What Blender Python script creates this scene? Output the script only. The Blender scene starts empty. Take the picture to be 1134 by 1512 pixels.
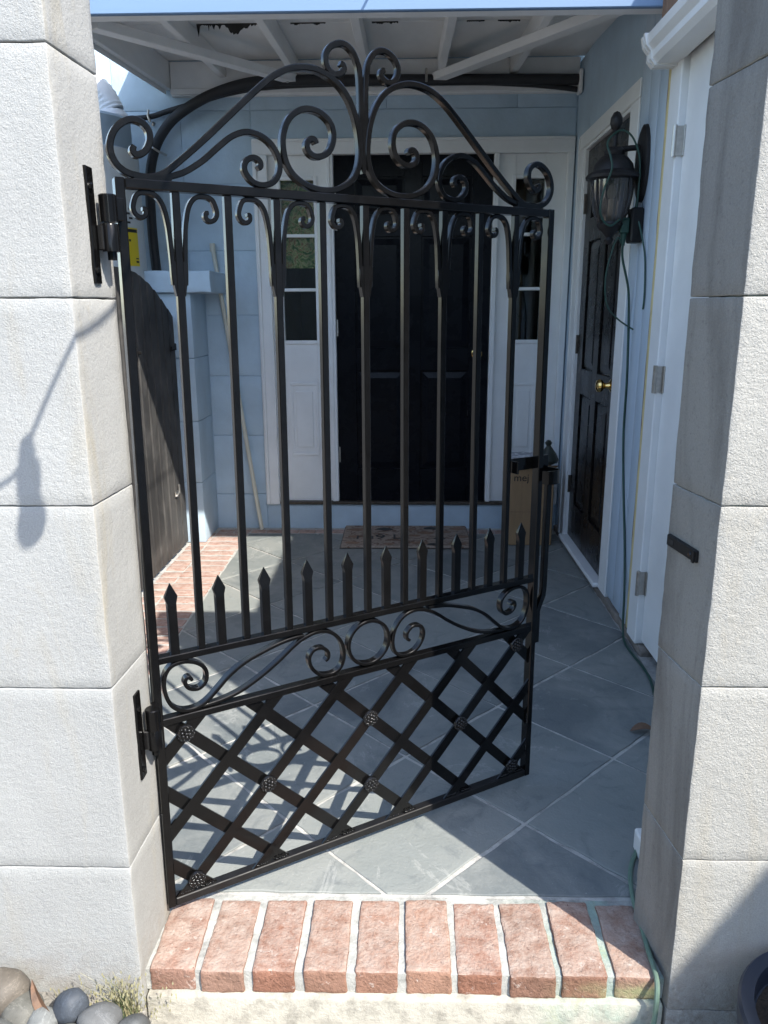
import bpy, bmesh, math, random
from mathutils import Vector, Matrix, noise as mnoise
random.seed(7)
sc = bpy.context.scene
col = sc.collection
R = math.radians

# ------------------------------------------------------------------ camera
cam_d = bpy.data.cameras.new("camera"); cam = bpy.data.objects.new("camera", cam_d); col.objects.link(cam)
pitch, yaw, roll = R(14.6), R(1.5), R(-0.25)
fwd = Vector((-math.sin(yaw)*math.cos(pitch), math.cos(yaw)*math.cos(pitch), -math.sin(pitch)))
rgt = Vector((math.cos(yaw), math.sin(yaw), 0)); up = rgt.cross(fwd)
r2 = rgt*math.cos(roll)+up*math.sin(roll); u2 = -rgt*math.sin(roll)+up*math.cos(roll)
m = Matrix((r2, u2, -fwd)).transposed().to_4x4(); m.translation = (0, 0, 1.33)
cam.matrix_world = m
cam_d.sensor_fit = 'VERTICAL'; cam_d.sensor_height = 24; cam_d.lens = 24*1150/1512
cam_d.clip_start = 0.02; cam_d.clip_end = 500
sc.camera = cam

# ------------------------------------------------------------------ sky, sun, exposure
SUN = Vector((0.9, -1.0, 1.45)).normalized()          # towards the sun
w = bpy.data.worlds.new("World"); sc.world = w; w.use_nodes = True
nt = w.node_tree; bgn = nt.nodes['Background']
sky = nt.nodes.new('ShaderNodeTexSky'); sky.sky_type = 'NISHITA'; sky.sun_disc = False
sky.sun_elevation = math.asin(SUN.z); sky.sun_rotation = math.atan2(SUN.x, SUN.y)
sky.air_density = 1.0; sky.dust_density = 1.0; sky.ozone_density = 1.0
nt.links.new(sky.outputs[0], bgn.inputs[0]); bgn.inputs[1].default_value = 0.15
sd = bpy.data.lights.new("sun", 'SUN'); sd.energy = 2.9; sd.angle = R(0.53); sd.color = (1.0, 0.95, 0.87)
so = bpy.data.objects.new("sun", sd); col.objects.link(so)
so.rotation_euler = (-SUN).to_track_quat('-Z', 'Y').to_euler(); so.location = (6, -7, 10)
vs = sc.view_settings; vs.view_transform = 'Standard'; vs.look = 'None'; vs.exposure = 1.64; vs.gamma = 1.0
vs.use_curve_mapping = False
sc.cycles.max_bounces = 14; sc.cycles.diffuse_bounces = 8; sc.cycles.transparent_max_bounces = 12

# ------------------------------------------------------------------ materials
def lin(h):
    out = []
    for i in (0, 2, 4):
        v = int(h[i:i+2], 16)/255
        out.append(v/12.92 if v <= .04045 else ((v+.055)/1.055)**2.4)
    return tuple(out)+(1.0,)

class NG:
    def __init__(s, name):
        s.m = bpy.data.materials.new(name); s.m.use_nodes = True
        s.t = s.m.node_tree; s.b = s.t.nodes['Principled BSDF']
        tc = s.t.nodes.new('ShaderNodeTexCoord'); oi = s.t.nodes.new('ShaderNodeObjectInfo')
        ad = s.t.nodes.new('ShaderNodeVectorMath'); ad.operation = 'MULTIPLY_ADD'
        s.t.links.new(oi.outputs['Random'], ad.inputs[0]); ad.inputs[1].default_value = (13.1, 7.7, 5.3)
        s.t.links.new(tc.outputs['Object'], ad.inputs[2])
        s.vec = ad.outputs[0]; s.rnd = oi.outputs['Random']
        s.pos = s.t.nodes.new('ShaderNodeNewGeometry').outputs['Position']
    def L(s, a, b): s.t.links.new(a, b)
    def map(s, vec, scale):
        n = s.t.nodes.new('ShaderNodeMapping'); s.L(vec, n.inputs[0]); n.inputs['Scale'].default_value = scale
        return n.outputs[0]
    def noise(s, scale, detail=4, rough=.55, dist=0, vec=None, stretch=None):
        v = vec or s.vec
        if stretch: v = s.map(v, stretch)
        n = s.t.nodes.new('ShaderNodeTexNoise'); s.L(v, n.inputs['Vector'])
        n.inputs['Scale'].default_value = scale; n.inputs['Detail'].default_value = detail
        n.inputs['Roughness'].default_value = rough; n.inputs['Distortion'].default_value = dist
        return n.outputs['Fac']
    def ramp(s, fac, stops):
        n = s.t.nodes.new('ShaderNodeValToRGB'); s.L(fac, n.inputs[0]); e = n.color_ramp.elements
        while len(e) < len(stops): e.new(.5)
        for k, (p, c) in enumerate(stops):
            e[k].position = p
            e[k].color = c if isinstance(c, tuple) else (c, c, c, 1)
        return n.outputs[0]
    def mix(s, fac, a, b, mode='MIX'):
        n = s.t.nodes.new('ShaderNodeMix'); n.data_type = 'RGBA'; n.blend_type = mode
        for i, v in ((0, fac), (6, a), (7, b)):
            if isinstance(v, (int, float, tuple)): n.inputs[i].default_value = v
            else: s.L(v, n.inputs[i])
        return n.outputs[2]
    def math(s, op, a, b=0.0):
        n = s.t.nodes.new('ShaderNodeMath'); n.operation = op
        for i, v in ((0, a), (1, b)):
            if isinstance(v, (int, float)): n.inputs[i].default_value = v
            else: s.L(v, n.inputs[i])
        return n.outputs[0]
    def sep(s, v):
        n = s.t.nodes.new('ShaderNodeSeparateXYZ'); s.L(v, n.inputs[0]); return n.outputs
    def rngmap(s, v, a, b):
        n = s.t.nodes.new('ShaderNodeMapRange'); s.L(v, n.inputs[0]); n.inputs[1].default_value = a; n.inputs[2].default_value = b
        n.clamp = True; return n.outputs[0]
    def bump(s, h, strength, dist):
        n = s.t.nodes.new('ShaderNodeBump'); n.inputs['Strength'].default_value = strength; n.inputs['Distance'].default_value = dist
        s.L(h, n.inputs['Height']); s.L(n.outputs[0], s.b.inputs['Normal'])
    def out(s, colr, rough, spec=.5, metal=0, coat=0):
        i = s.b.inputs
        if isinstance(colr, tuple): i['Base Color'].default_value = colr
        else: s.L(colr, i['Base Color'])
        if isinstance(rough, (int, float)): i['Roughness'].default_value = rough
        else: s.L(rough, i['Roughness'])
        i['Specular IOR Level'].default_value = spec; i['Metallic'].default_value = metal; i['Coat Weight'].default_value = coat
        return s.m

def sc4(c, k): return (c[0]*k, c[1]*k, c[2]*k, 1)
def plain(name, c, rough=.5, var=.12, scale=9, bump=0, bscale=60, bdist=.002, spec=.5, metal=0, coat=0, stretch=None):
    g = NG(name)
    f = g.noise(scale, 5, .6, stretch=stretch)
    cc = g.ramp(f, [(.3, sc4(c, 1-var)), (.7, sc4(c, 1+var))])
    if bump: g.bump(g.noise(bscale, 4, .6, stretch=stretch), bump, bdist)
    rr = g.ramp(f, [(.3, max(.02, rough-.06)), (.7, min(1, rough+.06))])
    return g.out(cc, rr, spec, metal, coat)

M = {}
M['iron'] = plain('black_gate_paint', (.004, .0039, .004, 1), .17, .2, 30, .14, 120, .0006, .27)
M['iron_old'] = plain('black_iron_paint', (.010, .0097, .010, 1), .5, .25, 30, .3, 90, .001, .28)
M['white'] = plain('white_trim_paint', (.79, .80, .79, 1), .45, .05, 6, .08, 35, .002)
M['roofwhite'] = plain('white_roof_paint', (.80, .79, .77, 1), .6, .07, 7, .15, 40, .002, stretch=(1, .25, 1))
M['blue'] = plain('blue_wall_paint', (.44, .555, .645, 1), .6, .10, 5, .4, 60, .004)
M['fascia'] = plain('blue_fascia_paint', (.16, .25, .38, 1), .5, .06, 4, .1, 30, .002, stretch=(.2, 1, 1))
M['door'] = plain('black_door_paint', (.004, .005, .008, 1), .28, .2, 8, 0, 20, .001, .12)
M['sidedoor'] = plain('black_side_door_paint', (.008, .007, .007, 1), .28, .2, 8, 0, 20, .001, .22)
M['brass'] = plain('polished_brass', (.80, .55, .20, 1), .16, .05, 20, metal=1)
M['steel'] = plain('brushed_steel', (.50, .48, .45, 1), .35, .15, 60, metal=1)
M['bronze'] = plain('worn_bronze', (.10, .085, .07, 1), .45, .3, 40, metal=.7)
M['foam'] = plain('yellow_insulation', (.62, .52, .27, 1), .85, .15, 14, .5, 90, .003)
M['bare'] = plain('bare_wood_edge', (.22, .13, .08, 1), .8, .3, 25, .3, 80, .002, stretch=(1, 1, .15))
M['rubber'] = plain('black_pipe_insulation', (.022, .022, .024, 1), .62, .25, 18, .35, 60, .002)
M['cord'] = plain('green_cord_sheath', (.018, .060, .045, 1), .45, .2, 30)
M['cord_old'] = plain('faded_green_cord', (.13, .20, .15, 1), .6, .2, 30)
M['card'] = plain('brown_cardboard', (.33, .21, .11, 1), .8, .1, 10, .2, 100, .001, stretch=(6, 6, 1))
M['ink'] = plain('black_ink', (.02, .018, .016, 1), .7, .1)
M['plastic'] = plain('clear_grey_film', (.42, .42, .45, 1), .25, .3, 30, .6, 40, .006)
M['bagdark'] = plain('dark_green_bag', (.035, .042, .032, 1), .4, .3, 30, .6, 30, .01)
M['pvc'] = plain('cream_pvc', (.62, .60, .50, 1), .4, .06, 10)
M['gutter'] = plain('white_vinyl', (.78, .77, .74, 1), .35, .05, 5)
M['tank'] = plain('pale_enamel', (.56, .58, .57, 1), .35, .04, 3)
M['shroud'] = plain('blue_grey_plastic', (.30, .38, .45, 1), .4, .05, 3)
M['label'] = plain('yellow_label', (.72, .55, .02, 1), .5, .05, 10)
M['duct'] = plain('white_duct', (.66, .66, .66, 1), .35, .1, 12, .5, 25, .006)
M['pot'] = plain('dark_blue_pot', (.016, .022, .036, 1), .38, .15, 6)
M['soil'] = plain('potting_soil', (.020, .016, .012, 1), .95, .6, 60, 1, 80, .01)
M['leaf'] = plain('green_leaf', (.055, .095, .035, 1), .5, .4, 40)
M['straw'] = plain('dry_grass', (.27, .25, .14, 1), .7, .4, 60)
M['dryleaf'] = plain('dry_brown_leaf', (.13, .07, .038, 1), .6, .4, 40, .5, 60, .003)
M['lantern'] = plain('weathered_lantern_metal', (.015, .013, .0135, 1), .5, .45, 35, .4, 90, .001, .4)
M['ground'] = plain('dusty_soil', (.22, .205, .18, 1), .95, .3, 8, 1, 60, .01)
M['dark'] = plain('dark_interior', (.012, .011, .010, 1), .8, .1)
M['concrete'] = plain('concrete_edge', (.24, .21, .18, 1), .9, .3, 14, .8, 60, .006)
M['cream'] = plain('lamp_candle_cover', (.62, .56, .42, 1), .5, .08)

# stucco faces of the garden walls -------------------------------------
def stucco(name, grain, dist, stain, base, stainc, dark, pk=.58, s0=.53):
    g = NG(name)
    p = g.pos
    big = g.noise(1.6, 5, .6, .4, vec=p)
    st = g.noise(5, 6, .62, 1.2, vec=p, stretch=(1.6, 1.6, .28))
    c = g.mix(g.ramp(big, [(.35, 0.0), (.7, 1.0)]), base, sc4(base, .85))
    c = g.mix(g.rnd, c, g.mix(1.0, c, (.91, .915, .92, 1), 'MULTIPLY'))
    c = g.mix(g.ramp(st, [(s0, 0.0), (s0+.2, stain)]), c, stainc)
    pit = g.noise(90, 3, .6, vec=p)
    c = g.mix(g.ramp(pit, [(pk, 0.0), (pk+.14, .4)]), c, dark)
    gr_f = g.noise(330, 2, .6, vec=p); c = g.mix(g.ramp(gr_f, [(.35, 0.0), (.65, 1.0)]), g.mix(1.0, c, (.86, .86, .86, 1), 'MULTIPLY'), c)
    sp = g.noise(23, 5, .7, .5, vec=p)
    c = g.mix(g.ramp(sp, [(.62, 0.0), (.80, .4)]), c, stainc)
    # splash dirt where soil has rubbed off near the foot, with its own ragged outline
    z = g.sep(p)[2]
    low = g.math('MULTIPLY', g.rngmap(z, .12, -.10), g.ramp(g.noise(26, 6, .7, .6, vec=p), [(.42, 0.0), (.62, .8)]))
    c = g.mix(low, c, (.26, .23, .19, 1))
    h1 = g.noise(grain, 5, .65, .6, vec=p); h2 = g.noise(grain*.28, 3, .5, vec=p)
    g.bump(g.math('ADD', h1, g.math('MULTIPLY', h2, .8)), .85, dist)
    return g.out(c, .92, .25)
M['stucco_l'] = stucco('left_wall_stucco', 330, .0024, .55, (.445, .45, .436, 1), (.375, .345, .275, 1), (.36, .36, .35, 1))
M['stucco_r'] = stucco('right_wall_stucco', 260, .0038, .5, (.475, .465, .428, 1), (.40, .35, .26, 1), (.40, .385, .35, 1))
M['reveal_l'] = stucco('left_reveal_render', 210, .0016, .75, (.43, .425, .40, 1), (.38, .34, .255, 1), (.38, .37, .345, 1))
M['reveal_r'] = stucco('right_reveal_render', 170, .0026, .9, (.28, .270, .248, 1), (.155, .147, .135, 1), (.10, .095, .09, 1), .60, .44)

def brickmat(name, tones, dustc, dust, algae):
    g = NG(name)
    big = g.noise(9, 6, .7, .2); fine = g.noise(70, 5, .75, .3); blot = g.noise(26, 7, .78, .2); pit = g.noise(140, 4, .7)
    c = g.ramp(g.rnd, [(k/(len(tones)-1), t) for k, t in enumerate(tones)])
    c = g.mix(g.ramp(big, [(.38, .75), (.62, 0.0)]), c, g.mix(1.0, c, (.62, .60, .58, 1), 'MULTIPLY'))
    c = g.mix(g.ramp(fine, [(.30, .7), (.46, 0.0)]), c, g.mix(1.0, c, (.55, .50, .47, 1), 'MULTIPLY'))
    nz = g.sep(g.t.nodes['Geometry'].outputs['Normal'])[2]
    up_ = g.rngmap(nz, .2, .9)
    d = g.math('MULTIPLY', up_, g.ramp(blot, [(.36, .05), (.66, dust)]))
    c = g.mix(d, c, dustc)
    c = g.mix(g.ramp(g.noise(48, 6, .75, .5), [(.60, 0.0), (.68, .65)]), c, (.56, .50, .45, 1))
    c = g.mix(g.ramp(pit, [(.28, .85), (.37, 0.0)]), c, (.10, .05, .04, 1))
    if algae:
        q = g.sep(g.pos)
        f = g.math('MULTIPLY', g.rngmap(q[0], .28, .52), g.rngmap(q[2], -.004, -.03))
        f = g.math('MULTIPLY', f, g.ramp(g.noise(18, 5, .6, vec=g.pos), [(.38, 0.0), (.62, .9)]))
        c = g.mix(f, c, (.30, .33, .17, 1))
    g.bump(g.math('ADD', g.math('MULTIPLY', big, .9), g.math('ADD', g.math('MULTIPLY', fine, .8), g.math('MULTIPLY', pit, .6))), 1.0, .0045)
    return g.out(c, .92, .2)
BT = [(.31, .150, .100, 1), (.25, .140, .100, 1), (.35, .205, .145, 1), (.24, .115, .080, 1), (.34, .215, .160, 1), (.28, .16, .12, 1)]
M['brick'] = brickmat('weathered_red_brick', BT, (.44, .36, .305, 1), .85, True)
M['paver'] = brickmat('dusty_brick_paver', [(.40, .23, .18, 1), (.32, .17, .13, 1), (.42, .27, .22, 1), (.35, .20, .16, 1)], (.52, .43, .38, 1), .85, False)
def mortarmat(name, c0, algae):
    g = NG(name)
    c = g.ramp(g.noise(20, 6, .7, vec=g.pos), [(.3, sc4(c0, .55)), (.5, sc4(c0, .95)), (.7, sc4(c0, 1.15))])
    if algae:
        q = g.sep(g.pos)
        f = g.math('MULTIPLY', g.rngmap(q[0], .22, .50), g.ramp(g.noise(9, 5, .6, .5, vec=g.pos), [(.36, 0.0), (.60, .75)]))
        c = g.mix(f, c, (.20, .36, .30, 1))
        f2 = g.math('MULTIPLY', g.rngmap(q[0], .10, .40), g.ramp(g.noise(9, 5, .65, 1.2, vec=g.pos), [(.56, 0.0), (.70, .55)]))
        c = g.mix(f2, c, (.36, .36, .19, 1))
    g.bump(g.noise(90, 5, .7, vec=g.pos), .7, .005)
    return g.out(c, .95, .2)
M['mortar'] = mortarmat('pale_mortar', (.40, .40, .37, 1), True)
M['riser'] = mortarmat('stained_step_render', (.44, .415, .35, 1), True)
M['grout'] = mortarmat('slate_grout', (.44, .43, .40, 1), False)

g = NG('blue_grey_slate')
c = g.mix(g.rnd, (.225, .240, .226, 1), (.125, .140, .142, 1))
c = g.mix(g.ramp(g.noise(3.2, 6, .62, .7, vec=g.pos), [(.40, 0.0), (.60, .8)]), c, (.240, .248, .232, 1))
c = g.mix(g.ramp(g.noise(11, 6, .7, 1.5, vec=g.pos), [(.60, 0.0), (.78, .5)]), c, (.30, .29, .26, 1))
c = g.mix(g.ramp(g.noise(6, 6, .66, 2.2, vec=g.pos), [(.55, 0.0), (.72, .6)]), c, (.098, .112, .120, 1))
c = g.mix(g.ramp(g.noise(85, 4, .7, .4, vec=g.pos), [(.66, 0.0), (.74, .6)]), c, (.42, .41, .38, 1))
c = g.mix(g.ramp(g.noise(2.6, 7, .72, 3.5, vec=g.pos, stretch=(1.0, .5, 1)), [(.60, 0.0), (.63, .28), (.66, 0.0)]), c, (.46, .46, .43, 1))
g.bump(g.math('ADD', g.noise(14, 6, .65, .5, vec=g.pos), g.math('MULTIPLY', g.noise(120, 3, .6, vec=g.pos), .25)), .6, .008)
M['slate'] = g.out(c, g.ramp(g.noise(7, 5, .6, vec=g.pos), [(.3, .55), (.7, .8)]), .4)

g = NG('charcoal_stained_planks')
gr = g.noise(14, 7, .7, .5, stretch=(1, 5, .22)); sm = g.noise(3, 5, .6, .8, vec=g.pos)
c = g.mix(g.ramp(gr, [(.3, 0.0), (.7, 1.0)]), (.022, .022, .023, 1), (.052, .050, .048, 1))
c = g.mix(g.ramp(sm, [(.45, 0.0), (.7, .7)]), c, (.125, .12, .113, 1))
c = g.mix(g.ramp(g.noise(38, 5, .7, 1, vec=g.pos), [(.70, 0.0), (.78, .5)]), c, (.25, .24, .22, 1))
g.bump(gr, .35, .003)
M['plank'] = g.out(c, .6, .2)

g = NG('worn_blue_siding')
gr = g.noise(12, 6, .7, .3, stretch=(2, 2, .25))
c = g.ramp(gr, [(.3, (.42, .52, .62, 1)), (.7, (.50, .58, .66, 1))])
c = g.mix(g.ramp(g.noise(45, 5, .75, 1, stretch=(1, 1, .4)), [(.66, 0.0), (.72, .7)]), c, (.20, .19, .19, 1))
g.bump(gr, .3, .003)
M['siding'] = g.out(c, .6, .4)

g = NG('curtain_print')
v = g.t.nodes.new('ShaderNodeTexVoronoi'); v.inputs['Scale'].default_value = 16; g.L(g.vec, v.inputs['Vector'])
n1 = g.noise(17, 5, .6, 2.8)
c = g.ramp(n1, [(.32, (.10, .16, .07, 1)), (.46, (.26, .32, .12, 1)), (.53, (.66, .58, .32, 1)), (.60, (.34, .15, .09, 1)), (.68, (.50, .44, .20, 1)), (.78, (.12, .20, .15, 1))])
c = g.mix(g.ramp(v.outputs['Distance'], [(.1, .6), (.5, 0.0)]), c, (.14, .26, .14, 1))
M['curtain'] = g.out(c, .9, .1)

g = NG('printed_mat')
c = g.ramp(g.noise(34, 3, .5, 1), [(.45, (.33, .27, .22, 1)), (.6, (.26, .21, .17, 1))])
n1 = g.noise(17, 3, .5, 1.6, stretch=(1, 1.6, 1))
c = g.mix(g.ramp(n1, [(.54, 0.0), (.58, .8)]), c, (.14, .075, .05, 1))
g.bump(g.noise(300, 2, .6), .5, .003)
M['mat'] = g.out(c, .95, .1)

def glassmat(name, tint, refl, rough=0.02):
    m = bpy.data.materials.new(name); m.use_nodes = True; t = m.node_tree
    for n in list(t.nodes):
        if n.type != 'OUTPUT_MATERIAL': t.nodes.remove(n)
    o = [n for n in t.nodes if n.type == 'OUTPUT_MATERIAL'][0]
    tr = t.nodes.new('ShaderNodeBsdfTransparent'); tr.inputs[0].default_value = tint
    gl = t.nodes.new('ShaderNodeBsdfGlossy'); gl.inputs['Roughness'].default_value = rough
    fr = t.nodes.new('ShaderNodeFresnel'); fr.inputs[0].default_value = refl
    mx = t.nodes.new('ShaderNodeMixShader')
    t.links.new(fr.outputs[0], mx.inputs[0]); t.links.new(tr.outputs[0], mx.inputs[1]); t.links.new(gl.outputs[0], mx.inputs[2])
    t.links.new(mx.outputs[0], o.inputs[0]); return m
M['glass'] = glassmat('window_glass', (.88, .92, .90, 1), 1.5)
M['ribglass'] = glassmat('ribbed_lantern_glass', (.55, .53, .54, 1), 2.2, .10)
_t = M['ribglass'].node_tree; _mx = [n for n in _t.nodes if n.type == 'MIX_SHADER'][0]; _o = [n for n in _t.nodes if n.type == 'OUTPUT_MATERIAL'][0]
_tl = _t.nodes.new('ShaderNodeBsdfTranslucent'); _tl.inputs[0].default_value = (.75, .72, .72, 1); _m2 = _t.nodes.new('ShaderNodeMixShader'); _m2.inputs[0].default_value = .14
_t.links.new(_mx.outputs[0], _m2.inputs[1]); _t.links.new(_tl.outputs[0], _m2.inputs[2]); _t.links.new(_m2.outputs[0], _o.inputs[0])

# ------------------------------------------------------------------ mesh helpers
class MB:
    def __init__(s): s.v = []; s.f = []; s.mi = []
    def add(s, vs_, fs, mi=0):
        o = len(s.v); s.v += [tuple(v) for v in vs_]; s.f += [tuple(i+o for i in f) for f in fs]; s.mi += [mi]*len(fs); return s
    def box(s, x0, x1, y0, y1, z0, z1, b=0.0, mi=0):
        if x0 > x1: x0, x1 = x1, x0
        if y0 > y1: y0, y1 = y1, y0
        if z0 > z1: z0, z1 = z1, z0
        if b <= 0:
            return s.add([(x, y, z) for z in (z0, z1) for y in (y0, y1) for x in (x0, x1)],
                         [(0, 2, 3, 1), (4, 5, 7, 6), (0, 1, 5, 4), (2, 6, 7, 3), (0, 4, 6, 2), (1, 3, 7, 5)], mi)
        b = min(b, (x1-x0)*.45, (y1-y0)*.45, (z1-z0)*.45)
        bm = bmesh.new(); bmesh.ops.create_cube(bm, size=1)
        for v in bm.verts:
            v.co = ((x0+x1)/2+v.co.x*(x1-x0), (y0+y1)/2+v.co.y*(y1-y0), (z0+z1)/2+v.co.z*(z1-z0))
        bmesh.ops.bevel(bm, geom=bm.edges[:], offset=b, segments=1, affect='EDGES')
        bm.verts.ensure_lookup_table()
        for i, v in enumerate(bm.verts): v.index = i
        s.add([v.co[:] for v in bm.verts], [[v.index for v in f.verts] for f in bm.faces], mi); bm.free(); return s
    def prism(s, poly, y0, y1, mi=0):              # poly in (x,z), extruded along y
        n = len(poly); vs_ = [(x, y0, z) for x, z in poly]+[(x, y1, z) for x, z in poly]
        fs = [tuple(range(n)), tuple(range(2*n-1, n-1, -1))]+[(i, i+n, (i+1) % n+n, (i+1) % n) for i in range(n)]
        return s.add(vs_, fs, mi)
    def slab(s, poly, z0, z1, mi=0):               # poly in (x,y), extruded along z (ccw)
        n = len(poly); vs_ = [(x, y, z0) for x, y in poly]+[(x, y, z1) for x, y in poly]
        fs = [tuple(range(n-1, -1, -1)), tuple(range(n, 2*n))]+[(i, (i+1) % n, (i+1) % n+n, i+n) for i in range(n)]
        return s.add(vs_, fs, mi)
    def tube(s, pts, r, n=10, cap=True, mi=0):
        pts = [Vector(p) for p in pts]; rr = r if isinstance(r, (list, tuple)) else [r]*len(pts)
        tn = []
        for i in range(len(pts)):
            a = pts[max(0, i-1)]; b = pts[min(len(pts)-1, i+1)]; tn.append((b-a).normalized())
        nrm = tn[0].orthogonal().normalized(); vs_ = []
        for i, p in enumerate(pts):
            nrm = (nrm-tn[i]*nrm.dot(tn[i])).normalized(); bi = tn[i].cross(nrm)
            for k in range(n):
                a = 2*math.pi*k/n; vs_.append(p+(nrm*math.cos(a)+bi*math.sin(a))*rr[i])
        fs = []
        for i in range(len(pts)-1):
            for k in range(n):
                k2 = (k+1) % n; fs.append((i*n+k, i*n+k2, (i+1)*n+k2, (i+1)*n+k))
        if cap: fs += [tuple(range(n-1, -1, -1)), tuple(range((len(pts)-1)*n, len(pts)*n))]
        return s.add(vs_, fs, mi)
    def lathe(s, prof, n=24, cx=0, cy=0, rib=0, ribn=0, mi=0):   # prof: (r,z)
        vs_ = []; fs = []
        for r, z in prof:
            for k in range(n):
                a = 2*math.pi*k/n; q = r*(1+rib*math.cos(ribn*a)); vs_.append((cx+q*math.cos(a), cy+q*math.sin(a), z))
        for i in range(len(prof)-1):
            for k in range(n):
                k2 = (k+1) % n; fs.append((i*n+k, i*n+k2, (i+1)*n+k2, (i+1)*n+k))
        return s.add(vs_, fs, mi)
    def loft(s, secs, cx=0, cy=0, mi=0):           # (z, half width x, half depth y)
        vs_ = []; fs = []
        for z, a, b in secs: vs_ += [(cx-a, cy-b, z), (cx+a, cy-b, z), (cx+a, cy+b, z), (cx-a, cy+b, z)]
        for i in range(len(secs)-1):
            for k in range(4):
                k2 = (k+1) % 4; fs.append((i*4+k, i*4+k2, i*4+4+k2, i*4+4+k))
        fs += [(3, 2, 1, 0), tuple(range(len(secs)*4-4, len(secs)*4))]
        return s.add(vs_, fs, mi)
    def flatbar(s, pts, t, y0, y1, taper=True, mi=0):  # bar bent in the x-z plane, t = in-plane thickness
        P = spline(pts, 5); n = len(P); vs_ = []; fs = []
        ch = .0016
        for i in range(n):
            a = P[max(0, i-1)]; b = P[min(n-1, i+1)]; d = (b-a).normalized(); nn = Vector((-d.y, d.x))
            h = t/2
            for e in (i, n-1-i):
                if taper and e < 3: h = min(h, t/2*(.75+.09*e))
            p = P[i]
            for q, y in ((-h, y0+ch), (-h+ch, y0), (h-ch, y0), (h, y0+ch), (h, y1-ch), (h-ch, y1), (-h+ch, y1), (-h, y1-ch)):
                vs_.append((p.x+nn.x*q, y, p.y+nn.y*q))
        for i in range(n-1):
            for k in range(8):
                k2 = (k+1) % 8; fs.append((i*8+k, i*8+k2, i*8+8+k2, i*8+8+k))
        fs += [tuple(range(7, -1, -1)), tuple(range((n-1)*8, n*8))]
        return s.add(vs_, fs, mi)
    def mesh(s, name, mats, smooth=True, ang=35):
        me = bpy.data.meshes.new(name); me.from_pydata(s.v, [], s.f)
        for mm in (mats if isinstance(mats, (list, tuple)) else [mats]): me.materials.append(M[mm] if isinstance(mm, str) else mm)
        if any(s.mi): me.polygons.foreach_set('material_index', s.mi)
        bm = bmesh.new(); bm.from_mesh(me); bmesh.ops.recalc_face_normals(bm, faces=bm.faces[:]); bm.to_mesh(me); bm.free()
        if smooth:
            me.polygons.foreach_set('use_smooth', [True]*len(me.polygons)); me.set_sharp_from_angle(angle=R(ang))
        me.update(); return me
    def build(s, name, mats, parent=None, loc=None, rot=None, **k):
        return put(name, s.mesh(name, mats, **k), parent, loc, rot)

def put(name, me, parent=None, loc=None, rot=None):
    o = bpy.data.objects.new(name, me); col.objects.link(o)
    if parent: o.parent = parent
    if loc: o.location = loc
    if rot: o.rotation_euler = rot
    return o

def spline(pts, k):
    P = [Vector(p) for p in pts]; out = []
    for i in range(len(P)-1):
        a = P[max(0, i-1)]; b = P[i]; c = P[i+1]; d = P[min(len(P)-1, i+2)]
        for j in range(k):
            t = j/k
            out.append(.5*((2*b)+(c-a)*t+(2*a-5*b+4*c-d)*t*t+(3*b-a-3*c+d)*t**3))
    out.append(P[-1]); return out

def empty(name, loc, rz=0):
    o = bpy.data.objects.new(name, None); col.objects.link(o); o.location = loc; o.rotation_euler = (0, 0, rz); o.empty_display_size = .05
    return o
def tag(o, label, cat, group=None):
    o['label'] = label; o['category'] = cat
    if group: o['group'] = group
    return o
def struct(o): o['kind'] = 'structure'; return o

def clip(poly, axis, val, keep_less):
    out = []
    for i in range(len(poly)):
        a, b = poly[i], poly[(i+1) % len(poly)]
        ia = (a[axis] <= val) == keep_less; ib = (b[axis] <= val) == keep_less
        if ia: out.append(a)
        if ia != ib:
            t = (val-a[axis])/(b[axis]-a[axis]); out.append((a[0]+(b[0]-a[0])*t, a[1]+(b[1]-a[1])*t))
    return out
def cliprect(poly, x0, x1, y0, y1):
    for ax, v, k in ((0, x0, False), (0, x1, True), (1, y0, False), (1, y1, True)):
        if poly: poly = clip(poly, ax, v, k)
    return poly

def rough_box(x0, x1, y0, y1, z0, z1, bev, amp, seg, seed, mi_fn=None, fine=0):
    """chamfered block whose faces are cut into small quads and pushed about slightly"""
    bm = bmesh.new(); bmesh.ops.create_cube(bm, size=1)
    for v in bm.verts:
        v.co = ((x0+x1)/2+v.co.x*(x1-x0), (y0+y1)/2+v.co.y*(y1-y0), (z0+z1)/2+v.co.z*(z1-z0))
    for ax, n in enumerate(seg):
        lo = (x0, y0, z0)[ax]; hi = (x1, y1, z1)[ax]
        for k in range(1, n):
            pl = [0, 0, 0]; pl[ax] = lo+(hi-lo)*k/n; no = [0, 0, 0]; no[ax] = 1
            bmesh.ops.bisect_plane(bm, geom=bm.verts[:]+bm.edges[:]+bm.faces[:], plane_co=pl, plane_no=no)
    ed = [e for e in bm.edges if len(e.link_faces) == 2 and e.link_faces[0].normal.angle(e.link_faces[1].normal) > .5]
    if bev: bmesh.ops.bevel(bm, geom=ed, offset=bev, segments=2, affect='EDGES', profile=.5)
    for v in bm.verts:
        q = Vector(v.co)*22+Vector((seed*3.1, seed, seed*1.7))
        v.co += mnoise.noise_vector(q)*amp+(mnoise.noise_vector(q*4.3)*fine if fine else Vector((0, 0, 0)))
    bm.verts.ensure_lookup_table()
    for i, v in enumerate(bm.verts): v.index = i
    mb = MB(); bm.normal_update()
    for f in bm.faces: mb.mi.append(mi_fn(f.normal) if mi_fn else 0)
    mb.v = [v.co[:] for v in bm.verts]; mb.f = [tuple(v.index for v in f.verts) for f in bm.faces]
    bm.free(); return mb

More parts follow.
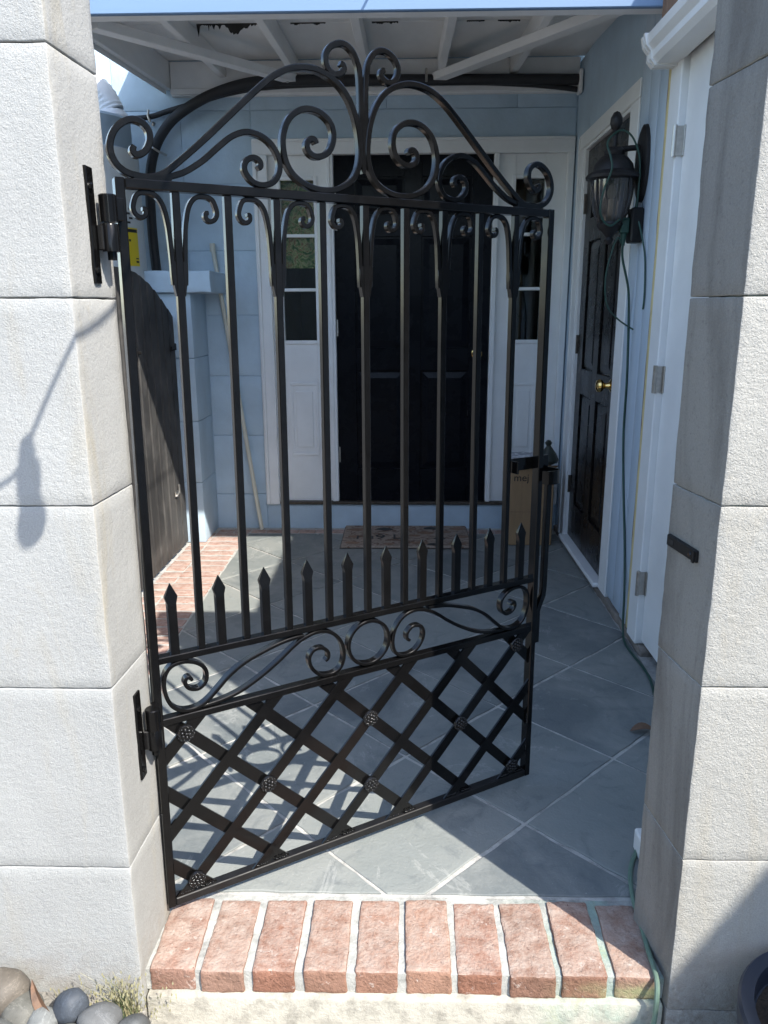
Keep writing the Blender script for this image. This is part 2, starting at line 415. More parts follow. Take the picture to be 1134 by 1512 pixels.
# ================================================================== GROUND AND STEP
mb = MB(); N = 24
vs_ = [(x, y, -.17) for y in (-70, 1.0, 1.6, 90) for x in (-80, -1, 1, 80)]
mb.add(vs_, [(j*4+i, j*4+i+1, j*4+i+5, j*4+i+4) for j in range(3) for i in range(3)])
struct(mb.build('ground', 'ground', smooth=False))

step = struct(rough_box(-.535, .535, 1.304, 1.55, -.30, -.054, .006, .003, (14, 2, 3), 3).build('step', 'riser'))
step_mortar = rough_box(-.539, .539, 1.3225, 1.5375, -.055, -.0045, 0, .002, (60, 14, 4), 91).build('mortar_bed', 'mortar', step)
BP = 1.074/10
random.seed(19)
for i in range(10):
    cx = -.537+BP*(i+.5); wd = .0472+random.uniform(-.003, .0012)
    b = rough_box(-wd, wd, -.099+random.uniform(-.004, .003), .106+random.uniform(-.006, .004), -.054, 0.001+random.uniform(-.003, .003), .0045, .0022, (10, 18, 6), i+1, fine=.0016)
    b.build('brick', 'brick', step, (cx, 1.417, 0), (0, random.uniform(-.015, .015), random.uniform(-.018, .018)))
# ================================================================== PORCH FLOOR
floor = struct(MB().box(-1.45, .99, 1.538, 4.80, -.17, -.0045).build('porch_floor', 'grout', smooth=False))
FX0, FX1, FY0, FY1 = -.948, .925, 1.548, 4.575
o0 = Vector((.325, 1.813)); e1 = Vector((.3175, .3175)); e2 = Vector((-.3175, .3175)); G = .0055
for i in range(-8, 9):
    for j in range(-8, 14):
        a = o0+e1*i+e2*j
        q = [a, a+e1, a+e1+e2, a+e2]; c = (q[0]+q[2])/2
        k = 1-2*G/.449
        jit = [Vector((random.uniform(-.0018, .0018), random.uniform(-.0018, .0018))) for _ in q]
        poly = cliprect([tuple(c+(p-c)*k+d) for p, d in zip(q, jit)], FX0, FX1, FY0, FY1)
        if len(poly) < 3: continue
        pp = []
        for n in range(len(poly)):
            a_, b_ = Vector(poly[n]), Vector(poly[(n+1) % len(poly)]); k_n = max(1, int((b_-a_).length/.045))
            for t_ in range(k_n):
                jj = .0024 if t_ else 0
                pp.append(tuple(a_.lerp(b_, t_/k_n)+Vector((random.uniform(-jj, jj), random.uniform(-jj, jj)))))
        poly = pp
        ar = abs(sum(poly[n][0]*poly[(n+1) % len(poly)][1]-poly[(n+1) % len(poly)][0]*poly[n][1] for n in range(len(poly))))/2
        if ar < .002: continue
        cc = Vector((sum(p[0] for p in poly)/len(poly), sum(p[1] for p in poly)/len(poly)))
        top = random.uniform(-.001, .001)
        inn = [tuple(cc+(Vector(p)-cc)*(1-.003/max(.03, (Vector(p)-cc).length))) for p in poly]
        n = len(poly); t = MB()
        t.add([(x, y, -.012) for x, y in poly]+[(x, y, top-.0016) for x, y in poly]+[(x, y, top) for x, y in inn],
              [tuple(range(2*n, 3*n))]+[(s, (s+1) % n, (s+1) % n+n, s+n) for s in range(n)]+[(s+n, (s+1) % n+n, (s+1) % n+2*n, s+2*n) for s in range(n)])
        t.build('slate_tile', 'slate', floor, smooth=False)
# brick borders: rowlock pavers along the left side and a row along the house wall
pav = [rough_box(-.098, .098, -.038, .038, -.02, 0, .006, .003, (5, 3, 1), 30+k).mesh('brick', 'paver') for k in range(5)]
pav2 = [rough_box(-.050, .050, -.038, .038, -.02, 0, .006, .003, (3, 3, 1), 40+k).mesh('brick', 'paver') for k in range(4)]
y = 1.60
while y < 4.56:
    put('brick', random.choice(pav), floor, (-1.056+random.uniform(-.003, .003), y, random.uniform(-.003, .001)), (0, 0, random.uniform(-.02, .02)+random.choice((0, math.pi))))
    put('brick', random.choice(pav2), floor, (-1.210, y+random.uniform(-.004, .004), random.uniform(-.003, .001)), (0, 0, random.choice((0, math.pi))))
    y += .0925
x = -1.10
while x < .90:
    put('brick', random.choice(pav2), floor, (x, 4.635, random.uniform(-.003, .001)), (0, 0, random.uniform(-.03, .03)))
    x += .1005

# ================================================================== ADDED LEAF SCREEN (unseen behind the camera, darkens gate and door reflections)
random.seed(31)
hg = MB()
for k in range(9000):
    fx = random.uniform(-9, 2.2); face = random.random()
    if face < .62: p = Vector((fx, -6.2+random.gauss(0, .06), random.uniform(-.17, 2.7)))
    else: p = Vector((fx, random.uniform(-7.3, -6.2), 2.7+random.gauss(0, .07)))
    d = Vector((random.uniform(-1, 1), random.uniform(-1, 1), random.uniform(-1, 1))).normalized()*.07; e = d.cross(Vector((random.uniform(-1, 1), random.uniform(-1, 1), random.uniform(-1, 1)))).normalized()*.04
    b0 = len(hg.v); hg.v += [tuple(p-d), tuple(p+e), tuple(p+d), tuple(p-e)]; hg.f.append((b0, b0+1, b0+2, b0+3)); hg.mi.append(0)
hg.box(-9, 2.2, -7.2, -6.35, -.17, 2.6)
ho = hg.build('added_hedge', 'leaf', smooth=False); tag(ho, 'clipped green leaf screen added unseen to darken reflections in the gate', 'added_hedge'); ho['kind'] = 'stuff'

# ================================================================== GARDEN WALLS
def garden_wall(side, label):
    root = empty('garden_wall', (side*.54, 1.39, -.17)); tag(root, label, 'wall')
    off = Vector((side*.54, 1.39, -.17))
    js = [-.30, -.09, .262, .651, 1.0, 1.35, 1.722, 2.07, 2.40, 2.64] if side < 0 else [-.30, -.06, .298, .664, 1.002, 1.348, 1.694, 2.05, 2.36, 2.64]
    core = MB().box(side*.55, side*2.38, 1.307, 1.473, -.30, 2.63); core.v = [tuple(Vector(v)-off) for v in core.v]
    core.build('mortar_core', 'mortar', root, smooth=False)
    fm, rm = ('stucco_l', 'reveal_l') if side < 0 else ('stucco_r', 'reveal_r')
    xs = [.54, 1.32, 2.0, 2.39]
    for k in range(len(js)-1):
        sh = .0 if k % 2 else -.16
        for q in range(3):
            xa = xs[q]+(sh if q else 0); xb = xs[q+1]+(sh if q < 2 else 0)
            g_ = .0011
            segx = 48 if q == 0 else 6
            lean = random.uniform(-.0004, .0004)
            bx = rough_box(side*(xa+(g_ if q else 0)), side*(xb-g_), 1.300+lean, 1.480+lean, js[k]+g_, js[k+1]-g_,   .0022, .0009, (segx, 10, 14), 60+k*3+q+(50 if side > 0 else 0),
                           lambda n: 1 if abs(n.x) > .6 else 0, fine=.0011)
            if q == 0:
                tp = .022 if side > 0 else .008
                bx.v = [(x_-side*tp*max(0, (y_-1.3)/.18)*max(0, 1-(abs(x_)-.54)/.2), y_, z_) for x_, y_, z_ in bx.v]
            bx.v = [tuple(Vector(v)-off) for v in bx.v]
            bx.build('stone_block', [fm, rm], root, ang=50)
    return root
garden_wall(-1, 'pale stucco block wall that carries the gate hinges')
garden_wall(1, 'stucco block wall with grey shaded reveal opposite the gate hinges')

# ================================================================== IRON GATE
GA = Vector((-.523, 1.452)); GANG = R(31.25)
gate = empty('iron_gate', (GA.x, GA.y, 0), GANG)
tag(gate, 'open black wrought iron gate with scrolls, spear points and lattice panel', 'gate')
W = 1.038
def gp(name, mb, mat='iron', **k): return mb.build(name, mat, gate, **k)
def lean(x): return max(-.006, .016*(1-x/.60))/1.52
for x0 in (0, W-.017):
    mb = MB().box(x0, x0+.017, 0, .0254, .03, 1.558, .0018); mb.v = [(x_+lean(x0)*(z_-.03), y_, z_) for x_, y_, z_ in mb.v]; gp('gate_post', mb)
def upright(name, me, x): return put(name, me, gate, (x-.03*lean(x), 0, 0), (0, math.atan(lean(x)), 0))
gp('top_rail', MB().box(.0332, W-.0232, .0006, .0248, 1.540, 1.5572, .0018))
gp('bottom_rail', MB().box(.0172, W-.0172, .0006, .0248, .0305, .0505, .0018), 'iron_old')
gp('middle_rail', MB().box(.017, W-.017, .001, .0244, .6195, .6345, .0015))
gp('lower_rail', MB().box(.017, W-.017, .001, .0244, .4785, .4945, .0015))
PX = [.0085+.1021*i for i in range(11)]
pick = MB().box(-.0073, .0073, .0035, .0195, .6345, 1.540, .0015).mesh('picket', 'iron')
for i in range(1, 10): upright('picket', pick, PX[i])
spear = MB().loft([(.6345, .0092, .0070), (.735, .0092, .0070), (.747, .0096, .0065), (.759, .0132, .0050), (.762, .0130, .0048), (.789, .0006, .0008)], 0, .0128).mesh('spear_point', 'iron', ang=25)
for i in range(10): put('spear_point', spear, gate, ((PX[i]+PX[i+1])/2, 0, 0), (0, 0, random.uniform(-.04, .04)))
SA = [(0.056, 1.612), (0.0525, 1.604), (0.058, 1.5975), (0.068, 1.60), (0.078, 1.609), (0.0845, 1.624), (0.083, 1.640), (0.073, 1.651), (0.059, 1.655), (0.042, 1.650), (0.026, 1.637), (0.016, 1.618), (0.0145, 1.598), (0.022, 1.580), (0.037, 1.568), (0.058, 1.5625), (0.083, 1.5625), (0.106, 1.571), (0.134, 1.592), (0.182, 1.632), (0.232, 1.677), (0.282, 1.722), (0.322, 1.755), (0.358, 1.774), (0.393, 1.781), (0.425, 1.778), (0.461, 1.762), (0.486, 1.735), (0.502, 1.699), (0.509, 1.664), (0.510, 1.632), (0.503, 1.604), (0.487, 1.582), (0.457, 1.5665), (0.424, 1.5625), (0.392, 1.568), (0.363, 1.584), (0.346, 1.608), (0.340, 1.639), (0.344, 1.665), (0.356, 1.688), (0.376, 1.703), (0.398, 1.7085), (0.423, 1.704), (0.443, 1.689), (0.450, 1.667), (0.445, 1.644), (0.431, 1.629), (0.410, 1.6235), (0.395, 1.631), (0.391, 1.644), (0.398, 1.654), (0.408, 1.654), (.412, 1.647)]
SB = [(0.085, 1.5628), (0.108, 1.5645), (0.124, 1.568), (0.147, 1.577), (0.180, 1.598), (0.210, 1.623), (0.239, 1.645), (0.269, 1.655), (0.298, 1.650), (0.319, 1.635), (0.331, 1.613), (0.331, 1.590), (0.319, 1.571), (0.299, 1.5635), (0.279, 1.566), (0.264, 1.579), (0.2595, 1.593), (0.266, 1.606), (0.280, 1.611), (0.291, 1.606), (.2925, 1.597), (0.287, 1.592)]
SC = [(0.468, 1.799), (0.4755, 1.7955), (0.476, 1.787), (0.466, 1.779), (0.452, 1.778), (0.440, 1.789), (0.437, 1.808), (0.448, 1.825), (0.470, 1.834), (0.489, 1.829), (0.503, 1.813), (0.5105, 1.790), (0.513, 1.755), (0.5135, 1.700), (.5135, 1.66)]
SD = [(.0115, 1.375), (.012, 1.41), (.0135, 1.445), (.0165, 1.482), (.024, 1.515), (.037, 1.532), (.055, 1.5355), (.070, 1.530), (.0775, 1.510), (.074, 1.4975), (.064, 1.492), (.056, 1.4975), (.056, 1.506), (.0615, 1.507)]
SE = [(0.090, 0.567), (0.084, 0.575), (0.077, 0.573), (0.0745, 0.562), (0.084, 0.549), (0.104, 0.545), (0.120, 0.560), (0.1195, 0.586), (0.101, 0.605), (0.073, 0.6135), (0.047, 0.608), (0.0325, 0.587), (0.031, 0.554), (0.042, 0.521), (0.064, 0.503), (0.094, 0.5005), (0.119, 0.511), (0.146, 0.534), (0.173, 0.558), (0.210, 0.580), (0.259, 0.597), (0.302, 0.608), (0.350, 0.6125)]
SF = [(0.108, 0.5005), (0.149, 0.503), (0.196, 0.514), (0.245, 0.537), (0.290, 0.565), (0.324, 0.590), (0.352, 0.605), (0.387, 0.6125), (0.421, 0.603), (0.445, 0.575), (0.452, 0.540), (0.443, 0.511), (0.419, 0.4995), (0.389, 0.505), (0.368, 0.527), (0.363, 0.552), (0.374, 0.569), (0.395, 0.571), (0.410, 0.558), (0.411, 0.543), (0.403, 0.536)]
def mir(p): return [(W-x, z) for x, z in p]
for k, (p, t, a, b) in enumerate(((SA, .0118, .0035, .0205), (SB, .0110, .0045, .0195), (SC, .0118, .0055, .0190))):
    gp('crest_scroll', MB().flatbar(p, t, a, b)); gp('crest_scroll', MB().flatbar(mir(p), t, a+.0004, b-.0004))
gp('crest_stem', MB().loft([(1.60, .0035, .006), (1.66, .009, .0066), (1.70, .009, .0066), (1.735, .004, .006)], W/2, .0123))
for x0 in (.083, W-.083):
    gp('crest_weld', MB().prism([(x0-.032, 1.5568), (x0+.034, 1.5568), (x0+.040, 1.573), (x0+.018, 1.566), (x0-.012, 1.566), (x0-.036, 1.570)], .0028, .0215))
dl = MB().flatbar(SD, .0088, .0052, .0200).mesh('branch_scroll', 'iron')
dr = MB().flatbar([(-x, z) for x, z in SD], .0088, .0054, .0198).mesh('branch_scroll', 'iron')
collar = MB().loft([(1.355, .0085, .0070), (1.39, .0150, .0068), (1.412, .0160, .0068), (1.418, .0140, .0066)], 0, .0116).mesh('branch_collar', 'iron')
for i in (1, 3, 5, 7, 9):
    upright('branch_scroll', dl, PX[i]); upright('branch_scroll', dr, PX[i])
    upright('branch_collar', collar, PX[i])
for k, p in enumerate((SE, SF)):
    gp('band_scroll', MB().flatbar(p, .0085, .0030+.001*k, .0222-.001*k)); gp('band_scroll', MB().flatbar(mir(p), .0085, .0034+.001*k, .0218-.001*k))
ring = [(W/2+.0545*math.cos(a*math.pi/16), .557+.0545*math.sin(a*math.pi/16)) for a in range(33)]
gp('band_ring', MB().flatbar(ring, .0085, .0022, .0226, taper=False))
# lattice of flat bars
X0, X1, Z0, Z1 = .017, W-.017, .0505, .4785
def lattice(sgn, y0, y1):
    for k in range(-5, 6):
        a = 1.022*sgn; c0 = .265+.0925+.185*k
        d = Vector((1, a)).normalized(); nn = Vector((-d.y, d.x))*.0138
        p0 = Vector((W/2-1.2, c0-1.2*a)); p1 = Vector((W/2+1.2, c0+1.2*a))
        poly = cliprect([tuple(p0-nn), tuple(p1-nn), tuple(p1+nn), tuple(p0+nn)], X0, X1, Z0, Z1)
        if len(poly) >= 3: gp('lattice_bar', MB().prism(poly, y0, y1), smooth=False)
lattice(1, .0035, .0085); lattice(-1, .0090, .0140)
ros = MB()
ros.lathe([(.0205, .0), (.0205, -.003), (.0185, -.0055), (.015, -.0045)], 20)
bmr = bmesh.new()
def bump_at(x, y, r, h):
    bmesh.ops.create_icosphere(bmr, subdivisions=1, radius=1, matrix=Matrix.Translation((x, y, -.0045)) @ Matrix.Diagonal((r, r, h, 1)))
for k in range(6):
    a = k*math.pi/3; bump_at(.0085*math.cos(a), .0085*math.sin(a), .0052, .0048); bump_at(.0145*math.cos(a+.5), .0145*math.sin(a+.5), .0034, .0036)
for k in range(12): bump_at(.0178*math.cos(k*math.pi/6+.2), .0178*math.sin(k*math.pi/6+.2), .0026, .0030)
bump_at(0, 0, .0052, .0072)
bmr.verts.ensure_lookup_table()
for i, v in enumerate(bmr.verts): v.index = i
ros.add([v.co[:] for v in bmr.verts], [[v.index for v in f.verts] for f in bmr.faces]); bmr.free()
ros.add([(.0185*math.cos(k*math.pi/10), .0185*math.sin(k*math.pi/10), -.0042) for k in range(20)], [tuple(range(20))])
ros.v = [(x, z, y) for x, y, z in ros.v]
M['rosette'] = plain('black_rosette_paint', (.008, .0078, .008, 1), .16, .2, 30, .2, 200, .0006, .5)
rme = ros.mesh('rosette', 'rosette', ang=60)
d_ = .0905
for sx, dz in ((-5, .185), (-5, -.185), (-3, 0), (0, .0925), (0, -.0925), (3, 0), (5, .185), (5, -.185)):
    put('rosette', rme, gate, (W/2+sx*d_, .0035, .265+dz), (0, random.uniform(0, 6), 0))
# weld beads where the lattice meets the rails and post
bmw = bmesh.new()
for k in range(6):
    bmesh.ops.create_icosphere(bmw, subdivisions=1, radius=.0026, matrix=Matrix.Translation((-.013+.0052*k+random.uniform(-.001, .001), random.uniform(-.001, .001), random.uniform(-.0006, .0006))))
wme = bpy.data.meshes.new('weld_bead'); bmw.to_mesh(wme); bmw.free(); wme.materials.append(M['rosette']); wme.polygons.foreach_set('use_smooth', [True]*len(wme.polygons))
for k in range(-5, 6):
    for sgn in (1, -1):
        c0 = .265+.0925+.185*k
        xb = W/2+(.0555-c0)/(1.022*sgn)
        if .04 < xb < W-.04: put('weld_bead', wme, gate, (xb, .0040, .0560), (random.uniform(-.2, .2), 0, 0))
        zr = c0+1.022*sgn*(W/2-.017)
        if .08 < zr < .47: put('weld_bead', wme, gate, (W-.0174, .0045, zr), (0, R(90), 0))
# latch: strap, hoop and the cranked bolt bar outside the free post
gp('latch_strap', MB().box(.942, 1.075, .0275, .0335, .925, .957, .001))
gp('latch_strap', MB().flatbar([(.945, .0), (.936, .012), (.945, .024), (.965, .027)], .004, .926, .956, taper=False).__class__().box(.938, .944, -.012, .030, .9255, .9565, .001))
hoop = MB(); hp = [(1.036, .030), (1.072, .028), (1.080, .010), (1.076, -.014), (1.058, -.024), (1.036, -.020), (1.026, -.008)]
P = spline(hp, 4)
for a, b in zip(P[:-1], P[1:]):
    d = (b-a).normalized()*.0006; n_ = Vector((-d.y, d.x)).normalized()*.0022
    q = [a-d-n_, b+d-n_, b+d+n_, a-d+n_]
    hoop.slab([tuple(v) for v in q], .890, .925)
gp('latch_hoop', hoop, smooth=False)
gp('latch_bar', MB().tube([(1.060, .008, .91), (1.060, .008, .60), (1.058, .008, .575), (1.047, .010, .545), (1.0425, .010, .53), (1.0425, .010, .44)], [.010]*6, 4))
# gate side knuckles of the hinges
HAX = Vector((-.5125, 1.4245))
def togate(p): d = Vector(p)-GA; return (d.x*math.cos(GANG)+d.y*math.sin(GANG), -d.x*math.sin(GANG)+d.y*math.cos(GANG))
hx, hy = togate(HAX)
for zt, zb in ((1.5235, 1.478), (.5435, .497)):
    gp('hinge_knuckle', MB().tube([(hx, hy, zb), (hx, hy, zt-.002), (hx, hy, zt)], [.0155, .0155, .0135], 16))
    gp('hinge_tab', MB().box(min(hx, .002)+.004, .006+lean(0)*zt, hy+.002, .006, zb+.004, zt-.004, .001))

# fixed halves of the hinges on the wall
for zt, lab in ((1.565, 'black steel hinge bolted high on the stucco reveal behind the gate post'), (.590, 'black steel hinge bolted low on the stucco reveal beside the lattice')):
    h = empty('gate_hinge', (-.5385, 1.40, zt-.19)); tag(h, lab, 'hinge')
    MB().box(.001, .0075, -.012, .016, 0, .19, .0012).build('hinge_plate', 'iron', h)
    MB().tube([(.026, .0245, .054), (.026, .0245, .098), (.026, .0245, .1005)], [.0155, .0155, .014], 16).build('hinge_barrel', 'iron', h)
    MB().tube([(.026, .0245, .04), (.026, .0245, .054)], [.008, .008], 10).build('hinge_pin', 'iron', h)
    MB().box(.0075, .020, .010, .0195, .056, .098, .002).build('weld', 'rosette', h)
    for zz in (.158, .022): MB().tube([(.0075, -.004, zz), (.0115, -.004, zz), (.013, -.004, zz)], [.006, .006, .004], 8).build('bolt', 'iron', h)

k_ = empty('latch_keeper', (.5245, 1.418, .894), R(7)); tag(k_, 'small black latch keeper plate screwed to the grey reveal', 'latch plate')
MB().box(-.006, .002, -.064, .052, -.0115, .0115, .002).build('keeper_plate', 'iron_old', k_)
MB().box(-.0068, -.0061, .022, .040, -.004, .005, 0).build('keeper_slot', 'dark', k_)
MB().tube([(-.007, -.046, 0), (-.010, -.046, 0)], [.0055, .004], 8).build('screw', 'iron', k_)
MB().box(-.011, -.0062, -.064, -.057, -.0115, .0115, .001).build('keeper_lip', 'iron_old', k_)

# ================================================================== HOUSE
house = empty('house', (0, 4.72, 0)); tag(house, 'pale blue painted house wall with black panelled doors and white trim', 'house')
HO = Vector((0, 4.72, 0))
def hp_(name, mb, mat, parent=None, **k):
    """part of the house given in world coordinates"""
    mb.v = [tuple(Vector(v)-HO) for v in mb.v]
    return mb.build(name, mat, parent or house, **k)
YW = 4.72
# block courses left of the entrance
zj = [-.02, .215, .585, .945, 1.30, 1.66, 2.02, 2.40, 2.80, 3.20]
core = MB().box(-3.2, -.857, YW+.006, YW+.2, -.17, 3.19).box(-.857, .95, YW+.006, YW+.2, -.17, .155).box(-.857, 3.0, YW+.006, YW+.2, 2.255, 3.19)
hp_('wall_core', core, 'blue', smooth=False)
for k in range(len(zj)-1):
    a, b = zj[k]+.0012, zj[k+1]-.0012
    xs = [-3.2, -2.4, -1.62, -.857] if k % 2 else [-3.2, -2.8, -2.0, -1.25, -.857]
    if zj[k] >= 2.4: xs = xs[:-1]+[-.857, -.1, .62, .945]
    for q in range(len(xs)-1):
        if xs[q+1]-xs[q] < .05: continue
        hp_('wall_block', rough_box(xs[q]+.0006, xs[q+1]-.0006, YW, YW+.05, a, b, .0035, .0016, (6, 1, 5), k*7+q), 'blue')
hp_('door_step', rough_box(-.8565, .9445, YW-.001, YW+.19, -.02, .150, .008, .003, (18, 2, 3), 5), 'blue')
hp_('header_board', MB().box(-.8565, .944, YW-.001, YW+.05, 2.2525, 2.3985, .003), 'blue')
# entrance surround
hp_('casing', MB().box(-.855, -.772, YW-.022, YW+.03, .152, 2.168, .004).box(-.848, -.83, YW-.030, YW-.022, .154, 2.168, .003), 'white')
hp_('casing', MB().box(-.855, .944, YW-.022, YW+.03, 2.1685, 2.250, .004).box(-.85, .942, YW-.031, YW-.022, 2.232, 2.2485, .003), 'white')
hp_('casing', MB().box(.908, .944, YW-.022, YW+.03, .152, 2.168, .004), 'white')
hp_('jamb', MB().box(-.4415, -.402, YW-.014, YW+.08, .1705, 2.168, .004).box(-.432, -.420, YW-.019, YW-.014, .172, 2.167, .002), 'white')
hp_('jamb', MB().box(.502, .532, YW-.014, YW+.08, .1705, 2.168, .004), 'white')
hp_('threshold', MB().box(-.770, .906, YW-.02, YW+.10, .1515, .170, .004), 'bronze')
# sidelights
def sidelight(x0, x1, gx0, gx1, lab, curtain):
    gz0, gz1 = 1.15, 2.04; y0 = YW+.012
    fr = MB()
    fr.box(x0, gx0, y0, y0+.045, .171, 2.1675, .001).box(gx1, x1, y0, y0+.045, .171, 2.1675, .001)
    fr.box(gx0+.0005, gx1-.0005, y0+.001, y0+.045, .171, gz0, .001).box(gx0+.0005, gx1-.0005, y0+.001, y0+.045, gz1, 2.1675, .001)
    s = hp_('sidelight', fr, 'white'); s['label'] = lab
    mo = MB()
    t = .020
    mo.box(gx0-t, gx0+.002, y0-.009, y0, gz0-t, gz1+t, .003).box(gx1-.002, gx1+t, y0-.009, y0, gz0-t, gz1+t, .003)
    mo.box(gx0+.0022, gx1-.0022, y0-.0085, y0, gz0-t, gz0+.002, .003).box(gx0+.0022, gx1-.0022, y0-.0085, y0, gz1-.002, gz1+t, .003)
    hp_('sash_moulding', mo, 'white', s).location = (0, 0, 0)
    for zm in (1.741, 1.441):
        hp_('muntin', MB().box(gx0+.0025, gx1-.0025, y0-.004, y0+.016, zm-.009, zm+.009, .003), 'white', s)
    for a, b in ((gz0+.002, 1.432), (1.450, 1.732), (1.750, gz1-.002)):
        hp_('pane', MB().box(gx0+.001, gx1-.001, y0+.018, y0+.022, a, b), 'glass', s, smooth=False)
    px0, px1 = gx0+.02, gx1-.004
    pm = MB(); 
    for (a, b, c, d) in ((px0, px1, .455, .475), (px0, px1, .885, .905)): pm.box(a, b, y0-.006, y0, c, d, .003)
    pm.box(px0, px0+.018, y0-.0055, y0, .4755, .8845, .003).box(px1-.018, px1, y0-.0055, y0, .4755, .8845, .003)
    pm.box(px0+.034, px1-.034, y0-.005, y0, .51, .85, .004)
    hp_('raised_panel', pm, 'white', s)
    if curtain:
        cv = MB(); n = 24
        for r_ in (1.565, 2.06):
            for q in range(n+1):
                xx = gx0-.03+(gx1-gx0+.06)*q/n; cv.v.append((xx, y0+.060+.008*math.sin(q*1.1), r_))
        for q in range(n): cv.f.append((q, q+1, n+2+q, n+1+q)); cv.mi.append(0)
        cu = hp_('curtain', cv, 'curtain', s)
sidelight(-.7715, -.442, -.709, -.515, 'white sidelight with floral curtain behind its upper panes', True)
sidelight(.5325, .9075, .626, .793, 'white sidelight half hidden by the gate post', False)
# panelled doors -------------------------------------------------------
def panel_door(name, Wd, Ht, mat, loc, rot, hinge_left, label, knob_mat='brass', hinge_mat='steel', rows=((.20, .80), (.93, 1.56), (1.67, 1.88))):
    d = MB().box(0, Wd, .014, .040, 0, Ht, .001).build(name, mat, house, Vector(loc)-HO, rot); d['label'] = label
    st, mid = .115, .10
    xsn = [(st, Wd/2-mid/2), (Wd/2+mid/2, Wd-st)]
    zz = sorted([0, Ht]+[v*Ht/2.0 for r_ in rows for v in r_])
    fr = MB().box(0, st, 0, .014, 0, Ht, .0015).box(Wd-st, Wd, 0, .014, 0, Ht, .0015).box(Wd/2-mid/2, Wd/2+mid/2, .0003, .014, 0, Ht, .0015)
    for k in range(0, len(zz), 2):
        for a, b in ((st+.0003, Wd/2-mid/2-.0003), (Wd/2+mid/2+.0003, Wd-st-.0003)):
            fr.box(a, b, .0002, .014, zz[k], zz[k+1], .0015)
    fr.build('stiles_and_rails', mat, d)
    for r_ in rows:
        for a, b in xsn:
            z0, z1 = r_[0]*Ht/2, r_[1]*Ht/2
            p = MB(); i1, i2 = .012, .045
            q0 = [(a+i1, z0+i1), (b-i1, z0+i1), (b-i1, z1-i1), (a+i1, z1-i1)]; q1 = [(a+i2, z0+i2), (b-i2, z0+i2), (b-i2, z1-i2), (a+i2, z1-i2)]
            p.add([(x_, .0139, z_) for x_, z_ in q0]+[(x_, .011, z_) for x_, z_ in q0]+[(x_, .004, z_) for x_, z_ in q1],
                  [(8, 9, 10, 11)]+[(s, (s+1) % 4, (s+1) % 4+4, s+4) for s in range(4)]+[(s+4, (s+1) % 4+4, (s+1) % 4+8, s+8) for s in range(4)])
            p.build('door_panel', mat, d, smooth=False)
    kx = Wd-.07 if hinge_left else .07
    kn = MB().lathe([(.0, 0), (.030, 0), (.030, .005), (.016, .012), (.011, .030), (.014, .036), (.026, .044), (.030, .054), (.027, .066), (.014, .073), (0, .074)], 20)
    kn.v = [(kx+x_, -z_, .90*Ht/2.0+y_) for x_, y_, z_ in kn.v]
    kn.build('door_knob', knob_mat, d)
    hx_ = -.004 if hinge_left else Wd+.004
    for zf in (.145, .525, .875):
        hz = zf*Ht
        h = MB().tube([(hx_, -.006, hz-.05), (hx_, -.006, hz+.05)], .007, 10).box(hx_-.014, hx_+.014, -.002, .004, hz-.048, hz+.048, .0008)
        h.build('door_hinge', hinge_mat, d)
    return d
panel_door('front_door', .902, 2.004, 'door', (-.401, YW+.020, .171), None, True, 'black six panel front door with brass knob')
# dark room behind the entrance
room = MB().box(-.90, .93, 7.0, 7.05, -.1, 2.6).box(-.95, -.90, 4.93, 7.05, -.1, 2.6).box(.93, .945, 4.93, 7.05, -.1, 2.6).box(-.9, .93, 4.93, 7.0, -.15, -.1).box(-.9, .93, 4.93, 7.0, 2.6, 2.65)
hp_('interior', room, 'dark', smooth=False)
# right hand house wall, plane x = .95 -------------------------------------
XR = .952
hp_('side_wall', MB().box(XR, XR+.2, 4.42, 5.0, -.17, 2.62).box(XR, XR+.2, 3.06, 3.555, -.17, 2.62).box(XR, XR+.2, 1.482, 1.93, -.17, 2.62)
    .box(XR+.001, XR+.2, 3.5551, 4.4199, 2.165, 2.62).box(XR+.001, XR+.2, 1.9301, 3.0599, 2.2, 2.62).box(XR+.1, XR+.2, 1.9302, 3.0598, -.17, 2.2).box(XR+.09, XR+.2, 3.5552, 4.4198, -.17, 2.165), 'blue', smooth=False)
hp_('side_roof', MB().box(XR+.02, 2.38, 1.482, 4.71, 2.621, 2.66).box(2.2, 2.38, 1.482, 4.715, -.17, 2.62), 'roofwhite', smooth=False)
# vertical siding between the two doors
for k in range(3):
    a = 3.072+k*.118; b = a+.114
    hp_('siding_board', rough_box(XR-.016, XR-.0005, a, b, .035+.01*k, 2.60, .002, .0012, (1, 2, 20), 90+k), 'siding')
hp_('wall_foot', rough_box(XR-.02, XR+.05, 2.86, 4.70, -.02, .028, .006, .008, (2, 40, 2), 8), 'concrete')
# black side door with casing
hp_('side_casing', MB().box(XR-.020, XR-.0006, 4.421, 4.535, .03, 2.140, .003).box(XR-.026, XR-.020, 4.505, 4.530, .03, 2.20, .002), 'white')
hp_('side_casing', MB().box(XR-.020, XR-.0006, 3.428, 3.554, .03, 2.140, .003), 'white')
hp_('side_casing', MB().box(XR-.021, XR-.0006, 3.428, 4.535, 2.1405, 2.212, .003), 'white')
hp_('side_jamb', MB().box(XR-.012, XR+.08, 4.403, 4.4205, .03, 2.1402, .002).box(XR-.012, XR+.08, 3.5545, 3.572, .03, 2.1402, .002).box(XR-.012, XR+.08, 3.5725, 4.4025, 2.124, 2.1401, .002), 'white')
hp_('side_threshold', MB().box(XR-.045, XR+.08, 3.5546, 4.4203, .029, .052, .006), 'white')
sdoor = panel_door('side_door', .826, 2.062, 'sidedoor', (XR+.004, 4.400, .056), (0, 0, R(-90)), True, 'black six panel side door with brass knob in white casing', hinge_mat='bronze')
